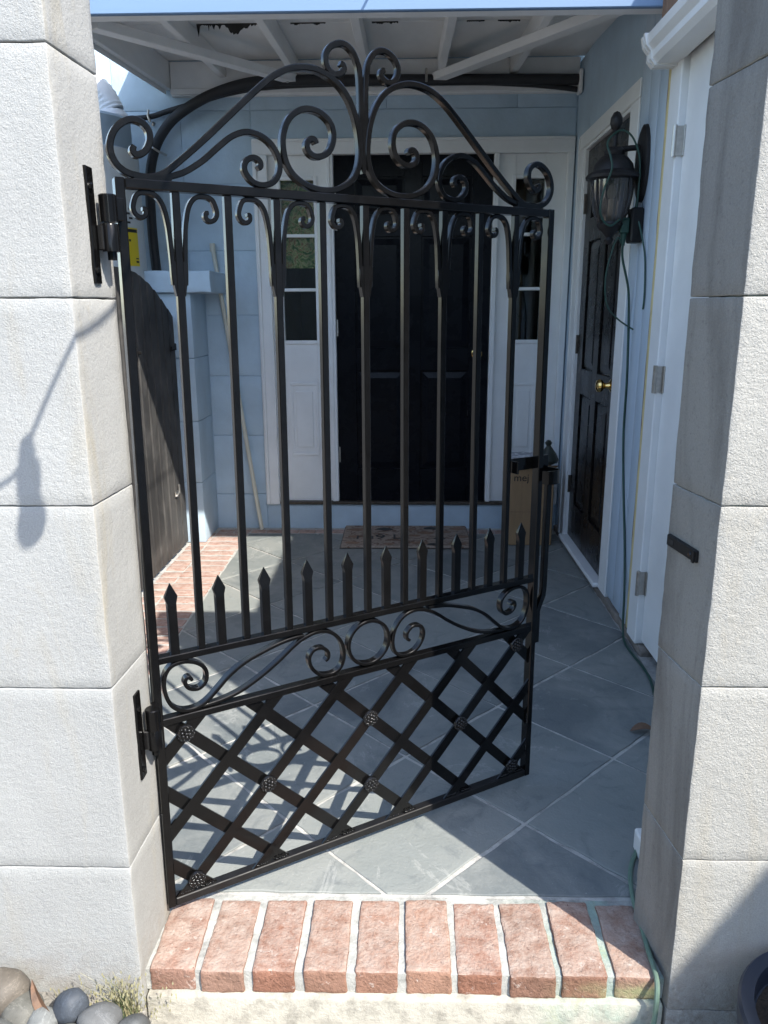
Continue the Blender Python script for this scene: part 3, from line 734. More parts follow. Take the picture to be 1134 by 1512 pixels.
# white outer door and frame nearest the garden wall
hp_('outer_frame', MB().box(XR-.030, XR+.02, 2.905, 3.018, .03, 2.21, .004).box(XR-.031, XR+.02, 1.93, 2.9045, 2.150, 2.211, .004), 'white')
hp_('foam_strip', rough_box(XR-.0285, XR+.01, 3.0185, 3.046, .05, 2.30, .002, .003, (1, 2, 40), 77), 'foam')
hp_('stud_edge', rough_box(XR-.0215, XR+.01, 3.0465, 3.0705, .04, 2.33, .001, .002, (1, 2, 30), 78), 'bare')
od = MB().box(XR-.004, XR+.035, 1.94, 2.9035, .045, 2.148, .002)
od = hp_('outer_door', od, 'white'); od['label'] = 'white outer door beside the grey reveal'
for hz in (1.879, 1.077, .287):
    h = MB().tube([(XR-.036, 2.904, hz-.05), (XR-.036, 2.904, hz+.05)], .0075, 10).box(XR-.0335, XR-.0305, 2.906, 2.920, hz-.048, hz+.048, .0006).box(XR-.0085, XR-.0042, 2.888, 2.9035, hz-.048, hz+.048, .0006).box(XR-.036, XR-.008, 2.9005, 2.9035, hz-.047, hz+.047)
    hp_('door_hinge', h, 'steel', od)
# gutter end over the outer door
gt = empty('gutter', (.87, 2.9, 2.13)); tag(gt, 'white vinyl gutter with end cap above the white outer door', 'gutter')
GP = [(.055, 0), (-.020, 0), (-.035, .018), (-.035, .040), (-.052, .060), (-.058, .085), (-.052, .085), (-.045, .063), (-.029, .043), (-.029, .020), (-.016, .006), (.049, .006), (.049, .09), (.055, .09)]
go = MB(); n = len(GP)
for yy in (.10, -1.40): go.v += [(x_, yy, z_) for x_, z_ in GP]
for i in range(n): go.f.append((i, (i+1) % n, (i+1) % n+n, i+n)); go.mi.append(0)
go.f += [tuple(range(n)), tuple(range(2*n-1, n-1, -1))]; go.mi += [0, 0]
go.build('trough', 'gutter', gt, smooth=False)
cp = [(.058, -.004), (-.022, -.004), (-.039, .016), (-.039, .038), (-.056, .058), (-.063, .090), (.058, .094)]
MB().prism(cp, .085, .108).build('end_cap', 'gutter', gt, smooth=False)
MB().prism([(x_*1.06, z_*1.04-.002) for x_, z_ in cp], .050, .066).build('seam_band', 'gutter', gt, smooth=False)
MB().box(.0565, .080, -1.4, .10, .02, .15).build('fascia_board', 'bare', gt, smooth=False)
MB().box(-.02, .058, -.02, .03, .098, .20, .002).build('fascia_end', 'bare', gt)
ds = empty('downspout', (.615, 1.70, 0)); tag(ds, 'short white downspout elbow at the foot of the grey reveal', 'downspout')
MB().box(-.030, .05, -.05, .02, .0015, .060, .004).build('elbow', 'gutter', ds)
MB().box(.055, .115, -.05, .02, .02, .32, .004).build('pipe', 'gutter', ds)
# wing of the house to the right, out of the frame, whose eave shades the foot of the right wall
hp_('wing_wall', MB().box(2.40, 5.2, -4.5, 4.715, -.17, 2.94), 'blue', smooth=False)
hp_('wing_roof', MB().box(2.40, 5.4, -4.7, 4.72, 2.941, 3.02), 'roofwhite', smooth=False)

# ================================================================== PORCH ROOF
pr = empty('porch_roof', (0, 4.66, 2.47)); tag(pr, 'white porch roof with open rafters and blue fascia board', 'roof')
PO = Vector((0, 4.66, 2.47))
def rp(name, mb, mat='roofwhite', **k):
    mb.v = [tuple(Vector(v)-PO) for v in mb.v]; return mb.build(name, mat, pr, **k)
YF = 2.95; SL = .075
def zb(y): return 2.425+SL*(y-YF)            # underside of the rafters
def sheared(x0, x1, y0, y1, h0, h1, b=.003):
    mb = MB().box(x0, x1, y0, y1, h0, h1, b); mb.v = [(x_, y_, z_+zb(y_)) for x_, y_, z_ in mb.v]; return mb
rp('fascia', MB().box(-1.42, .93, YF-.022, YF, 2.292, 2.53, .003), 'fascia')
rp('front_beam', MB().box(-1.30, .93, YF+.0005, YF+.075, 2.300, 2.432, .003))
for x_ in (-.99, -.595, -.205, .195, .585): rp('rafter', sheared(x_-.019, x_+.019, YF+.076, 4.679, 0, .088))
rp('rake_board', sheared(-1.315, -1.285, YF+.0755, 4.715, -.055, .088))
rp('rake_trim', sheared(-1.323, -1.3155, YF+.0755, 4.713, -.075, -.020, .002))
# sheathing boards, the joint between two of them has opened
for k, (a, b) in enumerate(((YF-.03, 3.968), (3.974, 4.70))):
    rp('sheathing', sheared(-1.45, .985, a, b, .0885, .108, .001))
rp('roof_cover', sheared(-1.47, .99, YF-.05, 4.715, .1085, .125, .001), 'concrete')
rp('ledger', MB().box(-1.28, .944, 4.680, 4.7195, 2.465, 2.636, .003))
rp('ledger_trim', MB().box(-1.28, .943, 4.664, 4.6795, 2.470, 2.500, .003))
def brace(x0, y0, x1, y1):
    d = Vector((x1-x0, y1-y0)); L = d.length; d.normalize(); nn = Vector((-d.y, d.x))
    mb = MB().box(0, L, -.032, .032, -.0405, -.0015, .003)
    mb.v = [(x0+d.x*a+nn.x*b, y0+d.y*a+nn.y*b, c+zb(y0+d.y*a)) for a, b, c in mb.v]
    rp('brace', mb)
brace(-1.26, 3.50, -.60, 4.63); brace(.90, 3.20, .17, 4.63)
# torn dark flaps of roofing hanging in the open joint
random.seed(11)
for (xa, xb, dep) in ((-.95, -.67, .05), (-.52, -.36, .018), (-.15, -.03, .018), (.28, .36, .01), (.42, .52, .014)):
    t = MB(); n = 70; top = zb(3.97)+.090; pr_ = []
    for q in range(n+1):
        f = q/n; xx = xa+(xb-xa)*f
        dd = .005+dep*.55*max(0, mnoise.noise(Vector((xx*55, 3.3, 0))))+dep*.25*max(0, mnoise.noise(Vector((xx*190, 1.3, 0))))+(dep*max(0, 1-abs(f-.03)/.03)+dep*.8*max(0, 1-abs(f-.62)/.16)+dep*.5*max(0, 1-abs(f-.2)/.012) if dep > .03 else 0)
        pr_.append((xx, dd))
    for yy in (3.9695, 3.9725):
        t.v += [(x_, yy, top) for x_, d in pr_]+[(x_, yy+.002, top-d) for x_, d in pr_]
    m1 = n+1
    for q in range(n):
        for base in (0, 2*m1): t.f.append((base+q, base+q+1, base+m1+q+1, base+m1+q)); t.mi.append(0)
        t.f.append((m1+q, m1+q+1, 3*m1+q+1, 3*m1+q)); t.mi.append(0)
    rp('torn_felt', t, 'ink', smooth=False)

# ================================================================== LEFT SIDE OF THE COURT
pg = empty('plank_gate', (-1.262, 3.52, 0)); tag(pg, 'charcoal plank gate with curved top beside the brick border', 'gate')
def topz(y):
    u = abs(y-3.52)
    pts = [(0, 1.516), (.1, 1.516), (.28, 1.505), (.48, 1.455), (.63, 1.392), (.80, 1.315), (.95, 1.25)]
    for (a, za), (b, zb_) in zip(pts[:-1], pts[1:]):
        if u <= b: return za+(zb_-za)*(u-a)/(b-a)
    return pts[-1][1]
y = 2.70
while y < 4.36:
    b = min(y+.104, 4.372); t = MB(); pts = [(y+.0035, .016), (b-.0035, .016)]+[(b-.0035-(b-y-.007)*s/4, topz(b-.0035-(b-y-.007)*s/4)) for s in range(5)]
    n = len(pts); cy_ = (y+b)/2; hw_ = (b-y)/2-.0035
    inn = [(cy_+(yy-cy_)*(hw_-.008)/hw_, zz-(.003 if zz > .5 else -.003)) for yy, zz in pts]
    t.v = [(0, yy-3.52, zz) for yy, zz in inn]+[(-.008, yy-3.52, zz) for yy, zz in pts]+[(-.022, yy-3.52, zz) for yy, zz in pts]
    t.f = [tuple(range(n)), tuple(range(3*n-1, 2*n-1, -1))]+[(i+q*n, (i+1) % n+q*n, (i+1) % n+n+q*n, i+n+q*n) for i in range(n) for q in (0, 1)]; t.mi = [0]*len(t.f)
    t.build('plank', 'plank', pg, (random.uniform(-.0012, .0012), 0, 0), smooth=False)
    y += .104
for zz in (.25, 1.02): MB().box(-.048, -.0235, -.80, .84, zz, zz+.09, .002).build('ledge_board', 'plank', pg)
MB().box(.0015, .012, .17, .195, 1.115, 1.155, .002).box(.012, .030, .175, .186, 1.128, 1.142, .002).build('latch', 'iron_old', pg)
MB().box(.0015, .010, .74, .80, 1.115, 1.14, .002).tube([(.012, .72, 1.12), (.03, .74, 1.125), (.012, .80, 1.15)], .005, 8).build('hasp', 'iron_old', pg)
MB().box(.0015, .006, .62, .70, .33, .36, .001).tube([(.006, .64, .33), (.018, .66, .35), (.006, .70, .385)], .006, 8).build('bolt_scuff', 'steel', pg)

pier = empty('masonry_pier', (-1.28, 4.55, 0)); tag(pier, 'pale blue masonry pier with projecting cap beside the plank gate', 'pier')
for k in range(4):
    z0 = [0, .36, .715, 1.07][k]; z1 = [.36, .715, 1.07, 1.42][k]
    rough_box(-.13, .112, -.165, .165, z0+.0012, z1-.0012, .004, .0025, (3, 4, 5), 120+k).build('pier_block', 'blue', pier)
rough_box(-.16, .235, -.205, .166, 1.421, 1.535, .008, .005, (8, 6, 3), 125).build('cap', 'blue', pier)

# water heater behind the plank gate
wh = empty('water_heater', (-1.66, 4.36, 0)); tag(wh, 'pale grey water heater tank with yellow label behind the plank gate', 'water heater')
MB().lathe([(0, .02), (.262, .02), (.262, 2.10), (.255, 2.125), (.245, 2.13)], 48).build('tank', 'tank', wh)
MB().lathe([(.2451, 2.1302), (.235, 2.135), (.235, 2.275), (.22, 2.29), (0, 2.29)], 48).build('shroud', 'shroud', wh)
def on_tank(a0, a1, z0, z1, r, name, mat, parent):
    t = MB(); n = 8
    for z_ in (z0, z1):
        for rr in (.2622, r):
            t.v += [(rr*math.cos(a0+(a1-a0)*q/n), rr*math.sin(a0+(a1-a0)*q/n), z_) for q in range(n+1)]
    m1 = n+1
    for q in range(n):
        t.f += [(m1+q, m1+q+1, 3*m1+q+1, 3*m1+q), (q, q+1, m1+q+1, m1+q), (2*m1+q, 2*m1+q+1, 3*m1+q+1, 3*m1+q)]; t.mi += [0]*3
    return t.build(name, mat, parent)
aa = -.40
on_tank(aa-.17, aa+.17, 1.555, 1.745, .2634, 'energy_label', 'label', wh)
on_tank(aa-.15, aa+.15, 1.722, 1.738, .2639, 'label_bar', 'ink', wh)
on_tank(aa-.10, aa-.05, 1.676, 1.688, .2639, 'label_mark', 'ink', wh)
on_tank(aa+.06, aa+.15, 1.572, 1.582, .2639, 'label_mark', 'ink', wh)
on_tank(aa+.06, aa+.15, 1.590, 1.596, .2639, 'label_mark', 'ink', wh)
for k in range(4): on_tank(aa-.10+.05*(k % 2), aa-.02+.07*(k % 2), 1.765+.022*k, 1.775+.022*k, .2632, 'label_mark', 'ink', wh)
vd = empty('vent_duct', (-1.60, 4.47, 2.30)); tag(vd, 'white ribbed vent duct rising above the grey water heater', 'duct')
dp = spline([(.06, 0, .04), (.02, .0, .12), (-.05, -.01, .20), (-.10, -.02, .30), (-.12, -.02, .42), (-.12, -.02, .60)], 8)
MB().tube(dp, [.062+(.004 if i % 2 else 0) for i in range(len(dp))], 24).build('duct_pipe', 'duct', vd)
MB().tube([(-.108, -.02, .36), (-.113, -.02, .40)], [.071, .071], 24).build('duct_collar', 'steel', vd)
MB().lathe([(.085, 0), (.085, .02), (.062, .05)], 24, .06, 0).build('duct_base', 'duct', vd)

# insulated pipe runs on the house wall
p1 = empty('insulated_pipe', (-1.44, 4.66, 1.55)); tag(p1, 'thick black insulated pipe curving up the wall and along under the rafters', 'pipe')
O1 = Vector((-1.44, 4.66, 1.55))
def ppart(root, O, name, pts, r, mat='rubber', n=12):
    return MB().tube([Vector(p)-O for p in pts], r, n).build(name, mat, root)
ppart(p1, O1, 'pipe_run', spline([(-1.425, 4.665, 1.50), (-1.435, 4.665, 1.70), (-1.435, 4.665, 1.90), (-1.425, 4.665, 2.06), (-1.385, 4.665, 2.20), (-1.31, 4.66, 2.31), (-1.21, 4.65, 2.385), (-1.06, 4.635, 2.455), (-.88, 4.625, 2.505), (-.70, 4.622, 2.522), (-.3, 4.62, 2.520), (.2, 4.62, 2.516), (.6, 4.62, 2.514), (.935, 4.62, 2.510)], 6), .027)
for P_ in ((-1.385, 4.665, 2.20), (-.625, 4.622, 2.522), (.115, 4.62, 2.518)):
    v = MB()
    if P_[2] < 2.3: v.tube([(P_[0]+.034*math.cos(a)*.8, P_[1]-.012, P_[2]+.0+.034*math.cos(a)*-.5) if 0 else (P_[0]+(-.030+.010*a), P_[1]-.036+.004*abs(a-3), P_[2]+.012-.006*a) for a in range(7)], .006, 8).tube([(P_[0]+.030, P_[1]-.03, P_[2]-.024), (P_[0]+.050, P_[1]+.03, P_[2]-.030)], .007, 8)
    else: v.tube([(P_[0], P_[1]-.036, P_[2]-.02), (P_[0], P_[1]-.037, P_[2]+.02), (P_[0], P_[1]-.03, P_[2]+.045)], .007, 8)
    v.v = [tuple(Vector(q)-O1) for q in v.v]; v.build('pipe_clamp', 'steel', p1)
p2 = empty('thin_insulated_pipe', (-1.30, 4.68, 2.38)); tag(p2, 'thinner black pipe branching towards the water heater', 'pipe')
O2 = Vector((-1.30, 4.68, 2.38))
ppart(p2, O2, 'pipe_run', spline([(-1.62, 4.60, 2.33), (-1.52, 4.66, 2.350), (-1.41, 4.69, 2.365), (-1.30, 4.69, 2.395), (-1.15, 4.665, 2.425), (-.95, 4.650, 2.470), (-.72, 4.655, 2.500), (-.3, 4.658, 2.512), (.3, 4.658, 2.512), (.62, 4.655, 2.500), (.80, 4.64, 2.482), (.935, 4.64, 2.465)], 6), .014)
v = MB().tube([(-1.408, 4.665, 2.395), (-1.412, 4.662, 2.365), (-1.404, 4.668, 2.335)], .007, 8).tube([(-1.39, 4.69, 2.335), (-1.398, 4.70, 2.325)], .009, 8)
v.v = [tuple(Vector(q)-O2) for q in v.v]; v.build('pipe_clamp', 'steel', p2)
v = MB().box(.925, .9435, 4.585, 4.655, 2.440, 2.555, .004); v.v = [tuple(Vector(q)-O1) for q in v.v]; v.build('wall_sleeve', 'gutter', p1)

pv = empty('plastic_pipe', (-.885, 4.66, 0)); tag(pv, 'thin cream plastic pipe leaning against the blue wall', 'pipe')
MB().tube([(0, 0, .003), (-.222, .045, 1.69)], .0125, 14).build('pipe', 'pvc', pv)
MB().tube([(-.220, .0446, 1.655), (-.2225, .0451, 1.70)], .0155, 14).build('pipe_cap', 'pvc', pv)

# ================================================================== PORCH THINGS
mt = MB()
mt.box(-.375, .375, -.225, .225, .0035, .014, .003)
mat_o = empty('door_mat', (.012, 4.49, 0)); tag(mat_o, 'brown printed door mat lying on slate before the black front door', 'door mat')
mt.build('mat_pad', 'mat', mat_o)
MB().box(-.380, .380, -.230, .230, .0012, .0034, .0005).build('mat_backing', 'ink', mat_o)
def text_part(name, body, size, parent, loc, rot, mat, ext=.0008):
    cu = bpy.data.curves.new(name, 'FONT'); cu.body = body; cu.size = size; cu.align_x = 'CENTER'; cu.align_y = 'CENTER'; cu.extrude = ext
    to = bpy.data.objects.new(name, cu); col.objects.link(to)
    bpy.context.view_layer.update()
    me = bpy.data.meshes.new_from_object(to.evaluated_get(bpy.context.evaluated_depsgraph_get()))
    bpy.data.objects.remove(to); bpy.data.curves.remove(cu)
    me.materials.clear(); me.materials.append(M[mat])
    return put(name, me, parent, loc, rot)
text_part('mat_lettering', 'rn9 L', .13, mat_o, (-.16, -.03, .0148), (0, 0, 0), 'ink')
random.seed(5)
motif = bpy.data.meshes
for (mx, my) in ((-.30, .13), (-.29, -.02), (-.31, -.15), (-.13, .14), (.02, .13), (-.1, -.17), (.12, .06), (.16, .16), (.20, -.06), (.24, .08), (.32, .15), (.33, -.02), (.30, -.16), (.08, -.15), (.16, -.18), (.05, .0)):
    k = MB(); n = 12; a0 = random.uniform(0, 3)
    rr = random.uniform(.035, .055); 
    k.slab([(mx+rr*math.cos(t*2*math.pi/n), my+rr*.55*math.sin(t*2*math.pi/n)*(1+.2*math.sin(t*2+a0))) for t in range(n)], .0143, .0152)
    k.build('mat_motif', 'dryprint' if False else 'bronze_print' if False else 'ink' if random.random() < .2 else 'bare', mat_o, smooth=False)

bx = empty('cardboard_box', (.735, 4.47, 0)); tag(bx, 'tall brown cardboard box standing in the corner by the side door', 'box')
MB().box(-.128, .118, -.13, .13, .002, .455, .004).build('carton', 'card', bx)
MB().box(-.127, .117, -.131, -.1303, .20, .203).build('fold_line', 'bare', bx, smooth=False)
MB().add([(-.13, -.131, .456), (.12, -.131, .456), (.13, -.17, .478), (-.14, -.165, .474)], [(0, 1, 2, 3)]).add([(-.13, -.131, .4585), (.12, -.131, .4585), (.13, -.17, .4805), (-.14, -.165, .4765)], [(3, 2, 1, 0)]).build('flap', 'card', bx)
text_part('box_print', 'mej', .060, bx, (-.068, -.1312, .400), (R(90), 0, 0), 'ink')
pk = empty('plastic_package', (.705, 4.48, .462)); tag(pk, 'crumpled clear plastic package lying on top of the cardboard box', 'package')
b_ = rough_box(-.09, .09, -.07, .07, 0, .055, .012, .012, (6, 5, 3), 201); b_.build('package', 'plastic', pk)
bg = empty('dark_bag', (.835, 4.47, .462)); tag(bg, 'dark green bag with a twisted neck on the cardboard box', 'bag')
b_ = MB().lathe([(0, 0), (.055, .0), (.060, .02), (.048, .055), (.022, .085), (.012, .10), (.02, .12), (.012, .132), (0, .134)], 14)
b_.v = [tuple(Vector(q)+mnoise.noise_vector(Vector(q)*30)*.008) for q in b_.v]; b_.build('bag', 'bagdark', bg)

# wall lantern ---------------------------------------------------------
ln = empty('wall_lantern', (.815, 3.30, 1.60)); tag(ln, 'dark metal wall lantern with ribbed glass beside the side door', 'lantern')
LO = Vector((.815, 3.30, 1.60))
body = MB().lathe([(.0, .335), (.028, .332), (.040, .318), (.036, .305), (.052, .296), (.074, .270), (.080, .245), (.098, .236), (.104, .228), (.102, .218), (.086, .212), (.0, .212)], 28)
body.build('hood', 'lantern', ln)
MB().lathe([(0, .372), (.008, .378), (.013, .386), (.010, .394), (.018, .402), (.024, .418), (.022, .438), (.012, .456), (0, .462)], 16).build('finial', 'lantern', ln)
MB().tube([(0, 0, .33), (0, 0, .38)], .009, 10).build('finial_stem', 'lantern', ln)
MB().lathe([(.082, .211), (.081, .19), (.077, .15), (.068, .10), (.056, .070), (.046, .058)], 72, rib=.035, ribn=18).build('glass_globe', 'ribglass', ln, ang=80)
MB().lathe([(0, .066), (.048, .060), (.052, .050), (.046, .036), (.030, .024), (.020, .012), (.014, .002), (.018, -.008), (.010, -.022), (0, -.026)], 24).build('base_cup', 'lantern', ln)
MB().tube([(0, 0, .062), (0, 0, .145)], .013, 12).build('candle_sleeve', 'cream', ln)
MB().lathe([(.0, .145), (.014, .15), (.020, .170), (.012, .195), (0, .205)], 14).build('bulb', 'cream', ln)
for a in range(4):
    t = a*math.pi/2+.6; MB().tube([(.088*math.cos(t), .088*math.sin(t), .214), (.082*math.cos(t), .082*math.sin(t), .14), (.058*math.cos(t), .058*math.sin(t), .064), (.046*math.cos(t), .046*math.sin(t), .045)], .004, 8).build('cage_rod', 'lantern', ln)
MB().tube([(0, 0, .322), (.06, 0, .330), (.106, 0, .332)], .011, 10).build('arm', 'lantern', ln)
MB().tube([(.03, 0, .04), (.075, 0, .055), (.10, 0, .12), (.108, 0, .20)], .006, 8).build('scroll_arm', 'lantern', ln)
bp = MB(); n = 20
for xx, k in ((.130, 1.0), (.108, .97), (.100, .80), (.094, .5)):
    bp.v += [(xx, .076*k*math.cos(t*2*math.pi/n)+.01, .275+.145*k*math.sin(t*2*math.pi/n)) for t in range(n)]
for i in range(3):
    for q in range(n): bp.f.append((i*n+q, i*n+(q+1) % n, (i+1)*n+(q+1) % n, (i+1)*n+q)); bp.mi.append(0)
bp.f.append(tuple(range(3*n, 4*n))); bp.mi.append(0)
bp.build('backplate', 'lantern', ln)

ob = empty('outlet_box', (.936, 3.29, 1.645)); tag(ob, 'black outdoor outlet cover with green plug below the lantern backplate', 'outlet')
MB().box(-.048, -.002, -.038, .038, -.065, .065, .006).build('cover', 'iron_old', ob)
MB().box(-.085, -.049, -.018, .018, -.03, .03, .005).tube([(-.067, 0, -.03), (-.067, 0, -.075)], [.013, .007], 10).build('plug', 'cord', ob)

def cord(name, label, pts, r=.0042, mat='cord', k=6):
    o = empty(name, pts[0]); tag(o, label, 'cord')
    O = Vector(pts[0]); MB().tube([p-O for p in spline(pts, k)], r, 8).build('cord_sheath', mat, o); return o
cord('extension_cord', 'long green extension cord hanging from the outlet down the blue siding to the floor',
     [(.869, 3.29, 1.575), (.875, 3.30, 1.52), (.915, 3.33, 1.40), (.930, 3.345, 1.26), (.931, 3.315, 1.04), (.931, 3.305, .815), (.931, 3.246, .593), (.930, 3.167, .378), (.924, 3.096, .192), (.912, 3.04, .06), (.905, 2.98, .008), (.905, 2.86, .0065), (.912, 2.74, .0065), (.905, 2.62, .0065), (.86, 2.40, .0065), (.78, 2.10, .0065), (.70, 1.90, .0065), (.655, 1.79, .0065)], .0048)
cord('lamp_cord', 'green cord looped over the lantern hood and finial', [(.90, 3.28, 1.66), (.905, 3.26, 1.73), (.902, 3.25, 1.87), (.872, 3.25, 1.953), (.83, 3.255, 1.985), (.79, 3.25, 1.965), (.765, 3.215, 1.930), (.775, 3.196, 1.885), (.782, 3.190, 1.838), (.763, 3.215, 1.767), (.755, 3.222, 1.70), (.772, 3.23, 1.658), (.803, 3.235, 1.640), (.84, 3.25, 1.664), (.872, 3.27, 1.67)], .0038)
cord('drooping_cord', 'thin green cord drooping across the side door casing to the siding', [(.868, 3.29, 1.57), (.845, 3.28, 1.60), (.828, 3.29, 1.55), (.812, 3.30, 1.449), (.824, 3.30, 1.343), (.872, 3.29, 1.285), (.930, 3.27, 1.245)], .0032)
cord('short_cord', 'short dark cord end hanging on the blue siding below the lantern', [(.905, 3.27, 1.70), (.922, 3.24, 1.62), (.931, 3.19, 1.52), (.931, 3.16, 1.38), (.931, 3.165, 1.325)], .0036)
cord('garden_cord', 'faded green cord running off the slate and over the brick step', [(.66, 1.79, .0065), (.628, 1.745, .0065), (.590, 1.701, .0065), (.553, 1.627, .0065), (.533, 1.536, .0075), (.528, 1.454, .0075), (.522, 1.388, .0085), (.519, 1.330, .0085), (.516, 1.300, .002), (.512, 1.284, -.03), (.506, 1.275, -.08), (.49, 1.262, -.14), (.45, 1.24, -.160), (.38, 1.10, -.1645), (.30, .8, -.1645)], .0055, 'cord_old')

lf = empty('fallen_leaf', (.775, 2.28, .004)); tag(lf, 'dry brown leaf lying on the slate near the grey reveal', 'leaf')
def leaf_mesh(L, wd, curl):
    t = MB(); n = 8
    for i in range(n+1):
        f = i/n; hw = wd*math.sin(math.pi*min(1, f*1.02))**.8; z_ = curl*math.sin(f*3.0)
        t.v += [(L*(f-.5), -hw, z_+hw*.5), (L*(f-.5), 0, z_), (L*(f-.5), hw, z_+hw*.6)]
    for i in range(n):
        for k in range(2): t.f.append((i*3+k, i*3+k+1, i*3+3+k+1, i*3+3+k)); t.mi.append(0)
    return t
leaf_mesh(.085, .020, .010).build('leaf_blade', 'dryleaf', lf)

# ================================================================== FOREGROUND: PEBBLES, TUFT, POT
bed = MB(); nx, ny = 26, 12
for j in range(ny+1):
    for i in range(nx+1):
        x_ = -2.3+1.80*i/nx; y_ = .62+.675*j/ny
        f = min(1, (-.50-x_)/.12)*min(1, (y_-.62)/.35); f = max(0, f)
        bed.v.append((x_, y_, -.168+.128*f+.006*mnoise.noise(Vector((x_*18, y_*18, 0)))))
for j in range(ny):
    for i in range(nx): a = j*(nx+1)+i; bed.f.append((a, a+1, a+nx+2, a+nx+1)); bed.mi.append(0)
struct(bed.build('garden_bed', 'ground'))
def pebble(loc, size, rot, c, label, seed):
    c = sc4(c, .62); size = tuple(v_*.88 for v_ in size)
    bm = bmesh.new(); bmesh.ops.create_icosphere(bm, subdivisions=3, radius=1)
    for v_ in bm.verts:
        q = Vector(v_.co); k = 1+.20*mnoise.noise(q*1.1+Vector((seed*5.3, seed, 0)))+.05*mnoise.noise(q*3.1+Vector((seed*2.3, seed, 4)))
        v_.co = (q.x*size[0]*k, q.y*size[1]*k, q.z*size[2]*k)
    me = bpy.data.meshes.new('pebble'); bm.to_mesh(me); bm.free(); me.polygons.foreach_set('use_smooth', [True]*len(me.polygons))
    g = NG('pebble_stone'); n1 = g.noise(14, 6, .65, .6); n2 = g.noise(45, 5, .7)
    cc = g.ramp(n1, [(.3, sc4(c, .78)), (.7, sc4(c, 1.18))])
    n3 = g.noise(160, 4, .7)
    cc = g.mix(g.ramp(n2, [(.56, 0.0), (.72, .55)]), cc, sc4(c, 1.6)); cc = g.mix(g.ramp(n3, [(.30, .6), (.42, 0.0)]), cc, sc4(c, .45))
    vn = g.noise(5, 6, .7, 3); cc = g.mix(g.ramp(vn, [(.49, 0.0), (.5, .5), (.51, 0.0)]), cc, sc4(c, 2.0))
    g.bump(g.math('ADD', n2, g.math('MULTIPLY', n3, .5)), .45, .0025)
    me.materials.append(g.out(cc, .62, .4))
    o = put('pebble', me, None, loc, rot); tag(o, label, 'pebble', 'pebbles heaped against the left wall'); return o
br, gr_, bl, tn_ = (.185, .16, .13, 1), (.185, .18, .155, 1), (.085, .10, .122, 1), (.21, .205, .185, 1)
pebble((-0.792, 1.240, 0.014), (0.056, 0.052, 0.060), (.2, 0, .3), br, 'largest brown pebble, heaped highest against the left wall', 1)
pebble((-0.745, 1.212, -0.006), (0.047, 0.043, 0.043), (0, .3, .8), gr_, 'round olive grey pebble beside the largest brown pebble', 2)
pebble((-0.648, 1.215, 0.010), (0.037, 0.031, 0.040), (.1, .5, .2), bl, 'upright slate blue pebble beside the dry leaf', 3)
pebble((-0.586, 1.198, -0.004), (0.047, 0.040, 0.035), (0, .1, .2), (.20, .205, .205, 1), 'broad grey pebble with rusty specks beside the upright slate blue pebble', 4)
pebble((-0.521, 1.195, -0.018), (0.038, 0.032, 0.030), (0, .2, .9), (.13, .135, .135, 1), 'dark grey pebble nearest the brick step', 5)
pebble((-0.697, 1.192, -0.004), (0.034, 0.031, 0.028), (0, .2, .2), (.25, .26, .25, 1), 'small pale grey pebble under the dry leaf', 6)
pebble((-0.640, 1.165, -0.014), (0.038, 0.032, 0.026), (.2, .2, .5), tn_, 'flat pale grey pebble in front of the upright slate blue pebble', 7)
pebble((-0.708, 1.155, -0.012), (0.028, 0.026, 0.024), (.2, .1, 1.5), (.09, .10, .115, 1), 'small dark pebble below the dry leaf', 8)
pebble((-0.765, 1.160, -0.010), (0.044, 0.038, 0.035), (.3, .1, .9), (.17, .175, .165, 1), 'mid grey pebble below the round olive grey pebble', 9)
pebble((-0.880, 1.180, -0.005), (0.055, 0.045, 0.050), (.1, .1, 2.5), tn_, 'pale grey pebble outside the largest brown pebble', 10)
dlf = empty('dry_leaf', (-.700, 1.222, .016)); tag(dlf, 'curled orange brown leaf standing among the pebbles', 'leaf')
lb = leaf_mesh(.105, .012, .018); lb.build('leaf_blade', 'dryleaf', dlf, None, (R(60), R(48), R(-25)))
MB().tube([(.03, -.004, -.035), (.05, -.01, -.06)], .0012, 6).build('stalk', 'dryleaf', dlf)
random.seed(23)
def tuft(name, label, loc, n, hmax, spread, green):
    o = empty(name, loc); tag(o, label, 'grass')
    for part, matn, cnt in (('dry_blades', 'straw', n), ('green_blades', 'leaf', green)):
        t = MB()
        for k in range(cnt):
            a = random.uniform(-.6, math.pi+.3) if part == 'dry_blades' else random.uniform(-3.1, 3.1)
            L = random.uniform(.25, 1)**.8*hmax; sp = random.uniform(.1, 1)*spread
            bx0, by0 = random.uniform(-.025, .025), random.uniform(-.012, .012)
            d = Vector((math.cos(a)*.9+.25, -abs(math.sin(a))*.35)); wd = .0009
            pr0 = None
            for s in range(5):
                f = s/4; p = Vector((bx0+d.x*sp*f*f, by0+d.y*sp*f*f, L*f*(1-.22*f)))
                ww = wd*(1-.8*f); t.v += [(p.x-ww, p.y, p.z), (p.x+ww, p.y+.0004, p.z)]
                if s: b0 = len(t.v)-4; t.f.append((b0, b0+1, b0+3, b0+2)); t.mi.append(0)
            if part == 'dry_blades' and random.random() < .75:
                for e in range(2):
                    q = p+Vector((random.uniform(-.012, .012), random.uniform(-.006, .006), random.uniform(-.016, .006)))
                    b0 = len(t.v); t.v += [(q.x-.0016, q.y, q.z), (q.x+.0005, q.y-.001, q.z-.004), (q.x+.0018, q.y, q.z+.001), (q.x, q.y+.001, q.z+.0042)]
                    t.f += [(b0, b0+1, b0+2, b0+3)]; t.mi.append(0)
        ob_ = t.build(part, matn, o, smooth=False); ob_['kind'] = 'stuff'
    return o
